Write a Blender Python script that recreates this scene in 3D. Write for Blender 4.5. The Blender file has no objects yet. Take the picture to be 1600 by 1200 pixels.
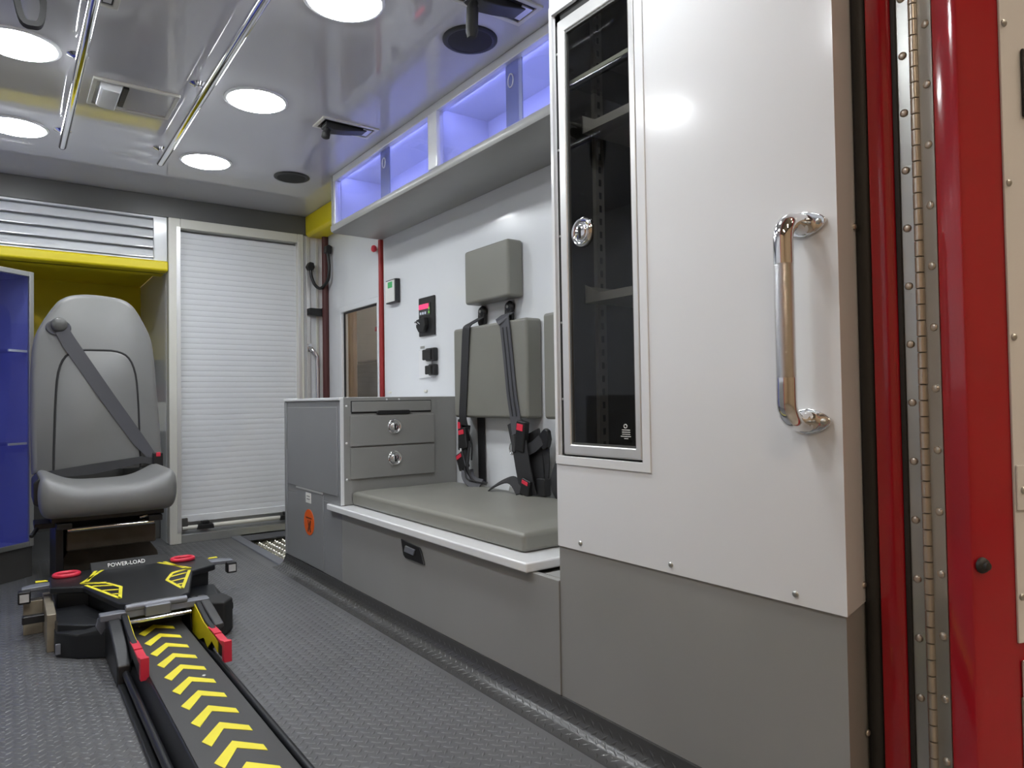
import bpy, bmesh, math, random
from mathutils import Vector, Matrix
R = math.radians
random.seed(7)
sc = bpy.context.scene
col = sc.collection

# ---------------------------------------------------------------- camera
cam_d = bpy.data.cameras.new('camera'); cam = bpy.data.objects.new('camera', cam_d); col.objects.link(cam)
cam_d.sensor_width = 36.0; cam_d.sensor_fit = 'HORIZONTAL'; cam_d.lens = 36.0*1081/1600
cam_d.clip_start = 0.02; cam_d.clip_end = 100
fpx = 1081.0
vy = Vector((10-800, 637-600, fpx)).normalized()
vx = Vector((2280-800, 602-600, fpx)); vx = (vx - vx.dot(vy)*vy).normalized()
vz = vx.cross(vy)
if vz.y > 0: vz = -vz
# camera axes (right, up, back) written in the world frame
rot = Matrix(((vx.x, -vx.y, -vx.z), (vy.x, -vy.y, -vy.z), (vz.x, -vz.y, -vz.z)))
cam.matrix_world = Matrix.Translation((0, 0, 0.78)) @ rot.to_4x4()
sc.camera = cam

# ---------------------------------------------------------------- world and exposure
w = bpy.data.worlds.new('world'); sc.world = w; w.use_nodes = True
w.node_tree.nodes['Background'].inputs[0].default_value = (0.9, 0.8, 0.68, 1)
w.node_tree.nodes['Background'].inputs[1].default_value = 0.06
sc.view_settings.view_transform = 'Standard'; sc.view_settings.look = 'None'
sc.view_settings.exposure = 0.82; sc.view_settings.gamma = 1.0; sc.view_settings.use_curve_mapping = False
LAMP_POWER = 30.0      # emission of the dome lenses
HALL_POWER = 66.0       # emission of the hall tubes
LED_POWER = 15.0        # emission of the blue cabinet strips

# ---------------------------------------------------------------- main dimensions (metres)
F, H = 0.03, 1.91            # floor and ceiling
XA, XW, XL = 1.05, 1.574, -0.83   # bench front, right wall, left wall
YB, YR = 4.12, 0.567         # front bulkhead, rear end of the cabinet

# ---------------------------------------------------------------- materials
MATS = {}
def mat(name, c, rough=0.5, metal=0.0, coat=0.0, bump=0.0, bscale=200.0, var=0.0, vscale=6.0, emit=None, es=0.0, spec=0.5):
    m = bpy.data.materials.new(name); m.use_nodes = True
    nt = m.node_tree; b = nt.nodes['Principled BSDF']
    b.inputs['Base Color'].default_value = (*c, 1); b.inputs['Roughness'].default_value = rough
    b.inputs['Metallic'].default_value = metal; b.inputs['Coat Weight'].default_value = coat
    b.inputs['Coat Roughness'].default_value = 0.06; b.inputs['Specular IOR Level'].default_value = spec
    tc = nt.nodes.new('ShaderNodeTexCoord')
    if var > 0:
        n = nt.nodes.new('ShaderNodeTexNoise'); n.inputs['Scale'].default_value = vscale; n.inputs['Detail'].default_value = 4
        nt.links.new(tc.outputs['Object'], n.inputs['Vector'])
        r = nt.nodes.new('ShaderNodeValToRGB')
        r.color_ramp.elements[0].position = 0.3; r.color_ramp.elements[1].position = 0.7
        r.color_ramp.elements[0].color = (*[x*(1-var) for x in c], 1); r.color_ramp.elements[1].color = (*[min(1, x*(1+var)) for x in c], 1)
        nt.links.new(n.outputs['Fac'], r.inputs['Fac']); nt.links.new(r.outputs['Color'], b.inputs['Base Color'])
    if bump > 0:
        n2 = nt.nodes.new('ShaderNodeTexNoise'); n2.inputs['Scale'].default_value = bscale; n2.inputs['Detail'].default_value = 3
        nt.links.new(tc.outputs['Object'], n2.inputs['Vector'])
        bp = nt.nodes.new('ShaderNodeBump'); bp.inputs['Strength'].default_value = bump; bp.inputs['Distance'].default_value = 0.002
        nt.links.new(n2.outputs['Fac'], bp.inputs['Height']); nt.links.new(bp.outputs['Normal'], b.inputs['Normal'])
    if emit:
        b.inputs['Emission Color'].default_value = (*emit, 1); b.inputs['Emission Strength'].default_value = es
    MATS[name] = m
    return m
def glass(name, tint, alpha_mix, rough=0.02, spec_ior=1.45):
    m = bpy.data.materials.new(name); m.use_nodes = True
    nt = m.node_tree; nt.nodes.clear()
    out = nt.nodes.new('ShaderNodeOutputMaterial'); mx = nt.nodes.new('ShaderNodeMixShader')
    tr = nt.nodes.new('ShaderNodeBsdfTransparent'); tr.inputs[0].default_value = (*tint, 1)
    gl = nt.nodes.new('ShaderNodeBsdfGlossy'); gl.inputs['Roughness'].default_value = rough
    fr = nt.nodes.new('ShaderNodeFresnel'); fr.inputs['IOR'].default_value = spec_ior
    ma = nt.nodes.new('ShaderNodeMath'); ma.operation = 'ADD'; ma.inputs[1].default_value = alpha_mix; ma.use_clamp = True
    ge = nt.nodes.new('ShaderNodeNewGeometry'); iv = nt.nodes.new('ShaderNodeMath'); iv.operation = 'SUBTRACT'; iv.inputs[0].default_value = 1.0
    mu = nt.nodes.new('ShaderNodeMath'); mu.operation = 'MULTIPLY'
    nt.links.new(ge.outputs['Backfacing'], iv.inputs[1]); nt.links.new(fr.outputs[0], ma.inputs[0])
    nt.links.new(ma.outputs[0], mu.inputs[0]); nt.links.new(iv.outputs[0], mu.inputs[1]); nt.links.new(mu.outputs[0], mx.inputs[0])
    nt.links.new(tr.outputs[0], mx.inputs[1]); nt.links.new(gl.outputs[0], mx.inputs[2]); nt.links.new(mx.outputs[0], out.inputs[0])
    MATS[name] = m
    return m
mat('white', (0.78, 0.79, 0.80), 0.16, coat=0.3, var=0.01, vscale=2)
mat('wallwhite', (0.74, 0.76, 0.78), 0.2, coat=0.2, var=0.01, vscale=2)
mat('ceilgrey', (0.58, 0.58, 0.60), 0.05, coat=0.5, var=0.02, vscale=1.5)
mat('grey', (0.29, 0.29, 0.278), 0.34, var=0.04, vscale=3)
mat('greyside', (0.25, 0.255, 0.26), 0.3, var=0.04, vscale=3)
mat('greydark', (0.10, 0.10, 0.095), 0.38, var=0.05, vscale=3)
mat('floor', (0.115, 0.117, 0.122), 0.34, bump=0.1, bscale=400, var=0.1, vscale=4)
mat('cove', (0.05, 0.05, 0.05), 0.22, bump=0.1, bscale=400)
mat('vinyl', (0.215, 0.212, 0.185), 0.42, bump=0.12, bscale=900, var=0.04, vscale=5)
mat('seatvinyl', (0.195, 0.195, 0.19), 0.4, bump=0.12, bscale=900, var=0.04, vscale=5)
mat('black', (0.014, 0.014, 0.015), 0.38, var=0.1)
mat('blackmatte', (0.018, 0.018, 0.018), 0.7, var=0.1)
mat('blackcot', (0.012, 0.013, 0.015), 0.36, bump=0.06, bscale=500)
mat('cotgrey', (0.052, 0.052, 0.052), 0.45, bump=0.05, bscale=400)
mat('cotsteel', (0.20, 0.21, 0.24), 0.4, metal=0.3, var=0.05)
mat('strap', (0.022, 0.022, 0.024), 0.65, bump=0.3, bscale=1200)
mat('strapgrey', (0.075, 0.075, 0.085), 0.6, bump=0.3, bscale=1200)
mat('chrome', (0.86, 0.86, 0.87), 0.07, metal=1.0, var=0.01)
mat('knurl', (0.80, 0.80, 0.80), 0.14, metal=1.0, bump=0.25, bscale=1500)
mat('alu', (0.80, 0.80, 0.79), 0.30, metal=0.55, var=0.03)
mat('steel', (0.50, 0.51, 0.49), 0.33, metal=0.85, var=0.06, vscale=12)
mat('knuckle', (0.62, 0.57, 0.50), 0.35, metal=0.9, var=0.06, vscale=30)
mat('dplate', (0.72, 0.70, 0.60), 0.25, metal=0.9, var=0.1, vscale=20)
mat('dplatelow', (0.30, 0.28, 0.18), 0.3, metal=0.8, var=0.15, vscale=20)
mat('red', (0.40, 0.008, 0.018), 0.13, coat=0.6, var=0.03)
mat('redseal', (0.32, 0.02, 0.02), 0.5, var=0.08)
mat('darkred', (0.085, 0.02, 0.018), 0.5, var=0.08)
mat('rubber', (0.022, 0.021, 0.02), 0.55, bump=0.1, bscale=300)
mat('rubbergrey', (0.06, 0.058, 0.052), 0.5, bump=0.1, bscale=300)
mat('yellow', (0.80, 0.66, 0.012), 0.45, var=0.02)
mat('chevron', (0.88, 0.78, 0.04), 0.5, var=0.02)
mat('redplastic', (0.75, 0.035, 0.07), 0.4, var=0.04)
mat('bluepanel', (0.20, 0.225, 0.52), 0.35, var=0.04)
mat('orange', (0.80, 0.12, 0.01), 0.5, var=0.04)
mat('brown', (0.16, 0.03, 0.008), 0.6, var=0.04)
mat('cream', (0.70, 0.69, 0.62), 0.35, var=0.02)
mat('tan', (0.32, 0.28, 0.21), 0.4, metal=0.3, var=0.15, vscale=20)
mat('green', (0.05, 0.45, 0.13), 0.4, var=0.1)
mat('paper', (0.80, 0.80, 0.76), 0.5, var=0.03)
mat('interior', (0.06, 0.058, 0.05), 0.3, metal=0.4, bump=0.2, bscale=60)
mat('shelfgrey', (0.30, 0.30, 0.28), 0.45, var=0.05)
mat('plexiedge', (0.75, 0.80, 0.70), 0.2, var=0.03)
mat('concrete', (0.23, 0.22, 0.20), 0.35, bump=0.1, bscale=30, var=0.12, vscale=1.2)
mat('hallwall', (0.48, 0.40, 0.30), 0.8, bump=0.1, bscale=40, var=0.06, vscale=1)
mat('hallceil', (0.16, 0.15, 0.13), 0.8, var=0.1, vscale=1)
mat('lens', (0.9, 0.9, 0.9), 0.4, emit=(0.94, 0.975, 1.0), es=LAMP_POWER)
mat('tube', (0.9, 0.9, 0.9), 0.4, emit=(1.0, 0.82, 0.64), es=HALL_POWER)
mat('led', (0.9, 0.9, 1.0), 0.4, emit=(0.30, 0.33, 1.0), es=LED_POWER)
mat('leddeep', (0.9, 0.9, 1.0), 0.4, emit=(0.13, 0.16, 1.0), es=LED_POWER*0.09)
mat('display', (0.3, 0.0, 0.03), 0.4, emit=(1.0, 0.05, 0.15), es=0.9)
mat('button', (0.7, 0.75, 0.85), 0.4, var=0.02)
mat('buttongreen', (0.25, 0.7, 0.1), 0.4, var=0.02)
mat('gloss', (0.76, 0.78, 0.80), 0.05, coat=0.5, var=0.01)
mat('seatbase', (0.10, 0.088, 0.068), 0.35, metal=0.3, var=0.15, vscale=20)
mat('traygrey', (0.50, 0.50, 0.47), 0.4, var=0.05)
mat('frost', (0.30, 0.33, 0.47), 0.3, var=0.02)
MATS['frost'].node_tree.nodes['Principled BSDF'].inputs['Alpha'].default_value = 0.6
mat('vehicle', (0.80, 0.86, 0.88), 0.3, var=0.03)
mat('vehiclelow', (0.22, 0.21, 0.17), 0.5, var=0.1)
mat('column', (0.40, 0.28, 0.16), 0.6, var=0.1)
glass('clearpane', (0.86, 0.87, 0.95), 0.0)
glass('tintpane', (0.66, 0.655, 0.64), 0.012)
glass('doorpane', (0.80, 0.82, 0.82), 0.05)
glass('pocket', (0.70, 0.72, 0.85), 0.02)

# ---------------------------------------------------------------- mesh helpers
class MB:
    def __init__(s): s.v = []; s.f = []; s.T = None
    def add(s, vs, fs):
        o = len(s.v); s.v += [Vector(p) for p in vs]; s.f += [tuple(i+o for i in f) for f in fs]; return s
    def box(s, x0, x1, y0, y1, z0, z1):
        vs = [(x, y, z) for z in (z0, z1) for y in (y0, y1) for x in (x0, x1)]
        return s.add(vs, [(0,2,3,1), (4,5,7,6), (0,1,5,4), (1,3,7,5), (3,2,6,7), (2,0,4,6)])
    def _hole(s, P, t0, t1, u0, u1, v0, v1, a0, a1, b0, b1):   # slab with a rectangular hole, mitred
        o_ = [(u0, v0), (u1, v0), (u1, v1), (u0, v1)]; i_ = [(a0, b0), (a1, b0), (a1, b1), (a0, b1)]
        vs = [P(t, *q) for t in (t0, t1) for q in o_+i_]
        fs = []
        for k in range(4):
            n = (k+1) % 4
            fs += [(k, n, 4+n, 4+k), (8+k, 12+k, 12+n, 8+n), (k, 8+k, 8+n, n), (4+k, 4+n, 12+n, 12+k)]
        return s.add(vs, fs)
    def hole_x(s, x0, x1, *a): return s._hole(lambda t, u, v: (t, u, v), x0, x1, *a)
    def hole_y(s, y0, y1, *a): return s._hole(lambda t, u, v: (u, t, v), y0, y1, *a)
    def hole_z(s, z0, z1, *a): return s._hole(lambda t, u, v: (u, v, t), z0, z1, *a)
    def prism(s, poly, axis, a, b):    # polygon in the plane normal to the axis, from a to b
        n = len(poly)
        def P(p, t): return {'x': (t, p[0], p[1]), 'y': (p[0], t, p[1]), 'z': (p[0], p[1], t)}[axis]
        vs = [P(p, a) for p in poly] + [P(p, b) for p in poly]
        fs = [tuple(range(n-1, -1, -1)), tuple(range(n, 2*n))] + [(i, (i+1) % n, n+(i+1) % n, n+i) for i in range(n)]
        return s.add(vs, fs)
    def tube(s, pts, r, seg=12, caps=True):
        pts = [Vector(p) for p in pts]; n = len(pts); rr = r if isinstance(r, (list, tuple)) else [r]*n
        rings = []; up = None
        for i, p in enumerate(pts):
            d = (pts[min(i+1, n-1)] - pts[max(i-1, 0)]).normalized()
            if up is None: up = Vector((0, 0, 1)) if abs(d.z) < 0.9 else Vector((1, 0, 0))
            u = up - up.dot(d)*d
            if u.length < 1e-5: u = Vector((0, 1, 0)) - Vector((0, 1, 0)).dot(d)*d
            u.normalize(); up = u; v = d.cross(u)
            rings.append([p + rr[i]*(math.cos(2*math.pi*k/seg)*u + math.sin(2*math.pi*k/seg)*v) for k in range(seg)])
        vs = [q for ring in rings for q in ring]; fs = []
        for i in range(n-1):
            for k in range(seg):
                fs.append((i*seg+k, i*seg+(k+1) % seg, (i+1)*seg+(k+1) % seg, (i+1)*seg+k))
        if caps: fs += [tuple(range(seg-1, -1, -1)), tuple((n-1)*seg+k for k in range(seg))]
        return s.add(vs, fs)
    def ring(s, pts, r, seg=8):        # closed tube
        pts = [Vector(p) for p in pts]; n = len(pts); nor = (pts[n//3]-pts[0]).cross(pts[2*n//3]-pts[0]).normalized()
        vs = []; fs = []
        for i, p in enumerate(pts):
            d = (pts[(i+1) % n] - pts[i-1]).normalized(); v = d.cross(nor)
            vs += [p + r*(math.cos(2*math.pi*k/seg)*nor + math.sin(2*math.pi*k/seg)*v) for k in range(seg)]
        for i in range(n):
            for k in range(seg): fs.append((i*seg+k, i*seg+(k+1) % seg, ((i+1) % n)*seg+(k+1) % seg, ((i+1) % n)*seg+k))
        return s.add(vs, fs)
    def lathe(s, prof, c, axis='z', seg=24):  # profile of (radius, height) about an axis through c
        vs = []; fs = []; n = len(prof); c = Vector(c)
        for r, h in prof:
            for k in range(seg):
                a = 2*math.pi*k/seg; p, q = r*math.cos(a), r*math.sin(a)
                vs.append(c + {'z': Vector((p, q, h)), 'x': Vector((h, p, q)), 'y': Vector((p, h, q))}[axis])
        for i in range(n-1):
            for k in range(seg): fs.append((i*seg+k, i*seg+(k+1) % seg, (i+1)*seg+(k+1) % seg, (i+1)*seg+k))
        fs += [tuple(range(seg-1, -1, -1)), tuple((n-1)*seg+k for k in range(seg))]
        return s.add(vs, fs)
    def ribbon(s, pts, wdir, w, t=0.0015):   # flat strap with thickness
        pts = [Vector(p) for p in pts]; n = len(pts); vs = []; fs = []
        for i, p in enumerate(pts):
            d = (pts[min(i+1, n-1)] - pts[max(i-1, 0)]).normalized()
            wd = Vector(wdir[i]) if isinstance(wdir, list) else Vector(wdir)
            wd = (wd - wd.dot(d)*d).normalized(); nn = d.cross(wd)
            ww = w[i] if isinstance(w, list) else w
            vs += [p+wd*ww/2+nn*t, p-wd*ww/2+nn*t, p-wd*ww/2-nn*t, p+wd*ww/2-nn*t]
        for i in range(n-1):
            for k in range(4): fs.append((4*i+k, 4*i+(k+1) % 4, 4*i+4+(k+1) % 4, 4*i+4+k))
        fs += [(3, 2, 1, 0), (4*n-4, 4*n-3, 4*n-2, 4*n-1)]
        return s.add(vs, fs)
def wloc(o):
    p = Vector((0, 0, 0))
    while o: p = p + Vector(o.location); o = o.parent
    return p
def obj(name, mb, m, parent=None, bevel=0.0, bseg=2, smooth=None, sub=0, origin=None, T=None):
    vs = [T @ v for v in mb.v] if T else mb.v
    if parent is not None: base = wloc(parent); loc = Vector((0, 0, 0))
    else:
        if origin is None:
            xs = [v.x for v in vs]; ys = [v.y for v in vs]; zs = [v.z for v in vs]
            origin = ((min(xs)+max(xs))/2, (min(ys)+max(ys))/2, min(zs))
        base = Vector(origin); loc = base
    me = bpy.data.meshes.new(name); me.from_pydata([v-base for v in vs], [], mb.f); me.update()
    bm = bmesh.new(); bm.from_mesh(me); bmesh.ops.recalc_face_normals(bm, faces=bm.faces); bm.to_mesh(me); bm.free()
    if m: me.materials.append(MATS[m])
    o = bpy.data.objects.new(name, me); col.objects.link(o); o.location = loc
    if parent is not None: o.parent = parent
    if smooth is not None:
        me.polygons.foreach_set('use_smooth', [True]*len(me.polygons)); me.set_sharp_from_angle(angle=R(smooth))
    if bevel > 0:
        b = o.modifiers.new('bevel', 'BEVEL'); b.width = bevel; b.segments = bseg; b.limit_method = 'ANGLE'; b.angle_limit = R(40)
        me.polygons.foreach_set('use_smooth', [True]*len(me.polygons))
        if smooth is None: me.set_sharp_from_angle(angle=R(180)); b.harden_normals = True
    if sub:
        sb = o.modifiers.new('sub', 'SUBSURF'); sb.levels = sub; sb.render_levels = sub
        me.polygons.foreach_set('use_smooth', [True]*len(me.polygons))
    return o
def tag(o, label, cat, group=None):
    o['label'] = label; o['category'] = cat
    if group: o['group'] = group
    return o
def thing(name, label, cat, loc, group=None):
    o = bpy.data.objects.new(name, None); o.empty_display_size = 0.05; col.objects.link(o); o.location = loc
    return tag(o, label, cat, group)
def struct(name, mb, m, **k):
    o = obj(name, mb, m, **k)
    if o.parent is None: o['kind'] = 'structure'
    return o
def copy_tree(o, parent=None):
    c = o.copy(); col.objects.link(c); c.parent = parent
    for ch in list(o.children): copy_tree(ch, c)
    return c
def text(name, body, size, m, parent, M, extr=0.0004):
    cu = bpy.data.curves.new(name, 'FONT'); cu.body = body; cu.size = size; cu.extrude = extr; cu.align_x = 'CENTER'; cu.align_y = 'CENTER'; cu.resolution_u = 2
    t = bpy.data.objects.new(name, cu); col.objects.link(t)
    me = bpy.data.meshes.new_from_object(t); bpy.data.objects.remove(t); bpy.data.curves.remove(cu)
    me.transform(Matrix.Translation(-wloc(parent)) @ M); me.materials.clear(); me.materials.append(MATS[m]); me.name = name
    o = bpy.data.objects.new(name, me); col.objects.link(o); o.parent = parent
    return o
SCREW = {}
def screw(p, axis, parent, r=0.006, m='steel', name='screw'):   # dome head looking along the axis
    key = (axis, r, m)
    if key not in SCREW:
        mb = MB(); s = -1 if axis[0] == '-' else 1; a = axis[-1]
        mb.lathe([(r, 0), (r, s*r*0.25), (r*0.75, s*r*0.5), (r*0.35, s*r*0.62), (r*0.05, s*r*0.62)], (0, 0, 0), a, 10)
        me = bpy.data.meshes.new('screw'); me.from_pydata(mb.v, [], mb.f); me.update()
        bm = bmesh.new(); bm.from_mesh(me); bmesh.ops.recalc_face_normals(bm, faces=bm.faces); bm.to_mesh(me); bm.free()
        me.polygons.foreach_set('use_smooth', [True]*len(me.polygons)); me.set_sharp_from_angle(angle=R(50))
        me.materials.append(MATS[m]); SCREW[key] = me
    o = bpy.data.objects.new(name, SCREW[key]); col.objects.link(o); o.parent = parent; o.location = Vector(p) - wloc(parent)
    return o
def arc(c, r, a0, a1, n, plane):
    out = []
    for i in range(n+1):
        a = R(a0 + (a1-a0)*i/n); u, v = r*math.cos(a), r*math.sin(a)
        out.append(Vector(c) + {'xy': Vector((u, v, 0)), 'xz': Vector((u, 0, v)), 'yz': Vector((0, u, v))}[plane])
    return out

# ================================================================ THE SETTING
# ---- floor with raised tread bumps
fl = MB(); fl.box(XL, 1.03, 0.53, 5.05, -0.03, F); fl.box(1.03, XW, 0.60, 3.235, -0.03, F)
floor = struct('floor', fl, 'floor')
def bumps(name, parent, m, x0, x1, y0, y1, surf, p=0.0205, L=0.0125, W=0.0036, h=0.0020):
    vs = []; fs = []; s2 = math.sqrt(0.5)
    base = wloc(parent) if parent else Vector((0, 0, 0))
    n = int((x1-x0+y1-y0)/p)+4
    for i in range(-n, n):
        for j in range(-n, n):
            cx = x0 + (i+j)*p*s2; cy = y0 + (i-j)*p*s2
            if not (x0+0.008 < cx < x1-0.008 and y0 < cy < y1): continue
            d = (s2, -s2) if (i+j) % 2 == 0 else (s2, s2); e = (-d[1], d[0])
            pts = [(d[0]*L, d[1]*L, 0), (e[0]*W, e[1]*W, 0), (-d[0]*L, -d[1]*L, 0), (-e[0]*W, -e[1]*W, 0), (d[0]*L*.55, d[1]*L*.55, h), (-d[0]*L*.55, -d[1]*L*.55, h)]
            o = len(vs)
            for a, b, c in pts: vs.append(surf(cx+a, cy+b, c) - base)
            fs += [(o, o+1, o+4), (o+1, o+5, o+4), (o+1, o+2, o+5), (o+2, o+3, o+5), (o+3, o+4, o+5), (o+3, o, o+4)]
    me = bpy.data.meshes.new(name); me.from_pydata(vs, [], fs); me.update(); me.materials.append(MATS[m])
    me.polygons.foreach_set('use_smooth', [True]*len(me.polygons)); me.set_sharp_from_angle(angle=R(75))
    o = bpy.data.objects.new(name, me); col.objects.link(o); o.parent = parent; o['kind'] = 'stuff'
    return o
bumps('tread_bumps', floor, 'floor', XL+0.01, 0.985, 0.56, 4.10, lambda x, y, h: Vector((x, y, F+h-0.0002)))
# ---- coved vinyl skirting under the bench
cvp = [(0.985, F+0.0005), (1.006, F+0.0025), (1.023, F+0.009), (1.036, F+0.020), (1.043, F+0.034), (1.047, 0.085), (1.062, 0.085), (1.062, F+0.0005)]
cv = MB(); cv.prism(cvp, 'y', 0.57, 3.235)
cove = struct('baseboard_right', cv, 'cove', smooth=60)
segs = []; tot = 0
for i in range(5):
    a, b = Vector((cvp[i][0], cvp[i][1])), Vector((cvp[i+1][0], cvp[i+1][1])); segs.append((tot, (b-a).length, a, b)); tot += (b-a).length
def cove_surf(s, y, h):
    for t0, l, a, b in segs:
        if s <= t0+l or t0 == segs[-1][0]:
            k = min(max((s-t0)/l, 0), 1); p = a.lerp(b, k); d = (b-a).normalized()
            return Vector((p.x - d.y*h, y, p.y + d.x*h))
bumps('tread_bumps', cove, 'cove', 0.0, tot, 0.58, 3.22, cove_surf, h=0.0013)
# ---- ceiling
ce = MB(); ce.box(XL, XW+0.03, 0.60, YB+0.03, H, H+0.05)
struct('ceiling', ce, 'ceilgrey')
# ---- right wall behind the bench, left wall, outer skins
wr = MB(); wr.box(XW, XW+0.03, 0.62, 3.262, F-0.04, H)
wall_r = struct('wall_right', wr, 'wallwhite')
wl = MB(); wl.box(XL-0.03, XL, 0.60, YB, F-0.04, H)
struct('wall_left', wl, 'wallwhite')
wlp = MB(); wlp.box(XL, XL+0.012, 0.62, YB-0.9, F, 0.80)
struct('trim_1', wlp, 'grey', bevel=0.002)

# ---- front bulkhead: header, louvre panel, alcove, shutter surround
hb = MB(); hb.box(XL, 1.48, YB-0.02, YB+0.16, 1.797, H-0.001)
struct('trim_2', hb, 'greydark', bevel=0.002)
bw = MB()
bw.box(XL, -0.06, YB, YB+0.03, F, 1.50)                    # left of the alcove
bw.box(0.705, XW+0.03, YB+0.05, YB+0.08, F-0.30, 1.797)   # behind the shutter
bw.box(1.448, 1.575, YB-0.003, YB+0.05, F-0.25, 1.80)     # corner panel
bw.box(XL, 0.705, YB+0.035, YB+0.06, 1.50, 1.797)         # behind the louvres
wall_f = struct('wall_front', bw, 'wallwhite', bevel=0.002)
for x0, x1, y in ((1.47, 1.492, YB-0.012), (1.53, 1.545, YB-0.010)):
    t = MB(); t.box(x0, x1, y, YB-0.003, F-0.2, 1.79); obj('corner_moulding', t, 'alu' if x0 < 1.5 else 'cream', wall_f, bevel=0.002)
al = MB()
al.box(-0.09, -0.06, YB+0.03, 5.05, F, 1.50); al.box(0.705, 0.735, YB+0.08, 5.05, F, 1.55)
alc = struct('wall_alcove', al, 'wallwhite')
ay = MB(); ay.box(-0.06, 0.705, YB+0.16, 5.05, 1.552, 1.58); ay.box(-0.06, 0.705, 5.05, 5.08, 0.95, 1.58)
obj('yellow_lining', ay, 'yellow', alc)
ay2 = MB(); ay2.box(-0.06, 0.705, 5.05, 5.08, F, 0.95); obj('lower_lining', ay2, 'greydark', alc)
# padded yellow lip above the alcove
lp = MB(); lp.prism([(YB-0.035, 1.508), (YB-0.035, 1.548), (YB-0.025, 1.556), (YB+0.16, 1.556), (YB+0.16, 1.50), (YB-0.025, 1.50)], 'x', XL, 0.703)
tag(obj('padded_lip', lp, 'yellow', bevel=0.006, bseg=3), 'long yellow padded edge above the captain seat alcove', 'padding')
# louvred return air panel
lv = thing('air_grille', 'white louvred air grille above the yellow padded edge', 'grille', (-0.06, YB, 1.556))
g = MB(); g.hole_y(YB-0.012, YB+0.03, XL+0.01, 0.703, 1.557, 1.797, XL+0.10, 0.636, 1.566, 1.787); obj('frame', g, 'wallwhite', lv, bevel=0.003)
slat_me = None
for k in range(4):
    z0 = 1.570 + k*0.054
    s_ = MB(); s_.prism([(YB-0.010, z0+0.002), (YB-0.010, z0+0.008), (YB+0.002, z0+0.040), (YB+0.024, z0+0.056), (YB+0.030, z0+0.052), (YB+0.006, z0+0.030)], 'x', XL+0.10, 0.636)
    obj('louvre_slat', s_, 'gloss', lv, smooth=70)

# ---- roller shutter
rs = thing('roller_shutter', 'tall white roller shutter cupboard door in aluminium frame', 'shutter', (1.08, YB, F))
fr = MB(); fr.box(0.706, 0.765, YB-0.03, YB+0.045, F, 1.797); fr.box(1.412, 1.447, YB-0.03, YB+0.045, F, 1.797); fr.box(0.765, 1.412, YB-0.03, YB+0.045, 1.745, 1.797)
obj('frame', fr, 'cream', rs, bevel=0.004)
fg = MB(); fg.box(0.745, 0.765, YB-0.034, YB-0.03, F+0.06, 1.75); fg.box(1.412, 1.428, YB-0.034, YB-0.03, F+0.06, 1.75); obj('guide_strip', fg, 'alu', rs, bevel=0.001)
pitch = 0.0305; zs0 = 0.175; first = None
for k in range(52):
    z0 = zs0 + k*pitch
    if z0+pitch > 1.752: break
    if first is None:
        s_ = MB(); s_.prism([(YB+0.022, 0), (YB+0.0056, 0.0004), (YB+0.0051, 0.003), (YB+0.005, 0.015), (YB+0.0051, 0.0275), (YB+0.0056, 0.0301), (YB+0.022, 0.0305)], 'x', 0.757, 1.418)
        for v in s_.v: v.z += z0
        first = obj('slat', s_, 'wallwhite', rs, smooth=35)
    else:
        c = first.copy(); col.objects.link(c); c.parent = rs; c.location.z = k*pitch
bb = MB(); bb.box(0.762, 1.413, YB-0.004, YB+0.025, 0.138, 0.176); obj('bottom_rail', bb, 'wallwhite', rs, bevel=0.003)
lb = MB(); lb.tube([(0.77, YB-0.022, 0.112), (1.405, YB-0.022, 0.112)], 0.012, 12); obj('lift_bar', lb, 'cream', rs, smooth=60)
for x in (0.885, 1.335):
    cl = MB(); cl.prism([(x-0.045, 0.098), (x+0.045, 0.098), (x+0.040, 0.124), (x-0.038, 0.124)], 'y', YB-0.042, YB-0.004); cl.box(x-0.018, x+0.022, YB-0.03, YB, 0.124, 0.142); obj('bar_clamp', cl, 'black', rs, bevel=0.003)
for x in (0.779,):
    st = MB(); st.box(x-0.016, x+0.018, YB-0.03, YB, 0.10, 0.165); obj('end_stop', st, 'rubbergrey', rs, bevel=0.003)
th = MB(); th.box(0.765, 1.412, YB-0.03, YB+0.045, F, 0.078); obj('threshold', th, 'steel', rs, bevel=0.003)

# ---- step well by the side door
sw = MB()
sw.box(1.03, XW, 3.235, YB+0.05, -0.09, -0.022); sw.box(1.03, XW, 3.22, 3.235, -0.09, F); sw.box(1.015, 1.03, 3.235, YB+0.05, -0.09, F-0.03)
step = struct('step_well', sw, 'dplatelow')
bumps('tread_bumps', step, 'dplate', 1.035, XW-0.01, 3.25, YB, lambda x, y, h: Vector((x, y, -0.022+h-0.0002)), p=0.032, L=0.017, W=0.007, h=0.007)
ed = MB(); ed.prism([(1.018, F+0.0003), (1.020, F+0.006), (1.068, F+0.006), (1.072, F+0.002), (1.072, -0.03), (1.066, -0.03), (1.066, F-0.002), (1.018, F-0.002)], 'y', 3.238, YB-0.01)
struct('trim_3', ed, 'cotsteel')
ed2 = MB(); ed2.box(1.072, 1.57, YB-0.03, YB-0.004, F-0.03, F+0.012); struct('trim_4', ed2, 'cotsteel', bevel=0.002)

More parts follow.
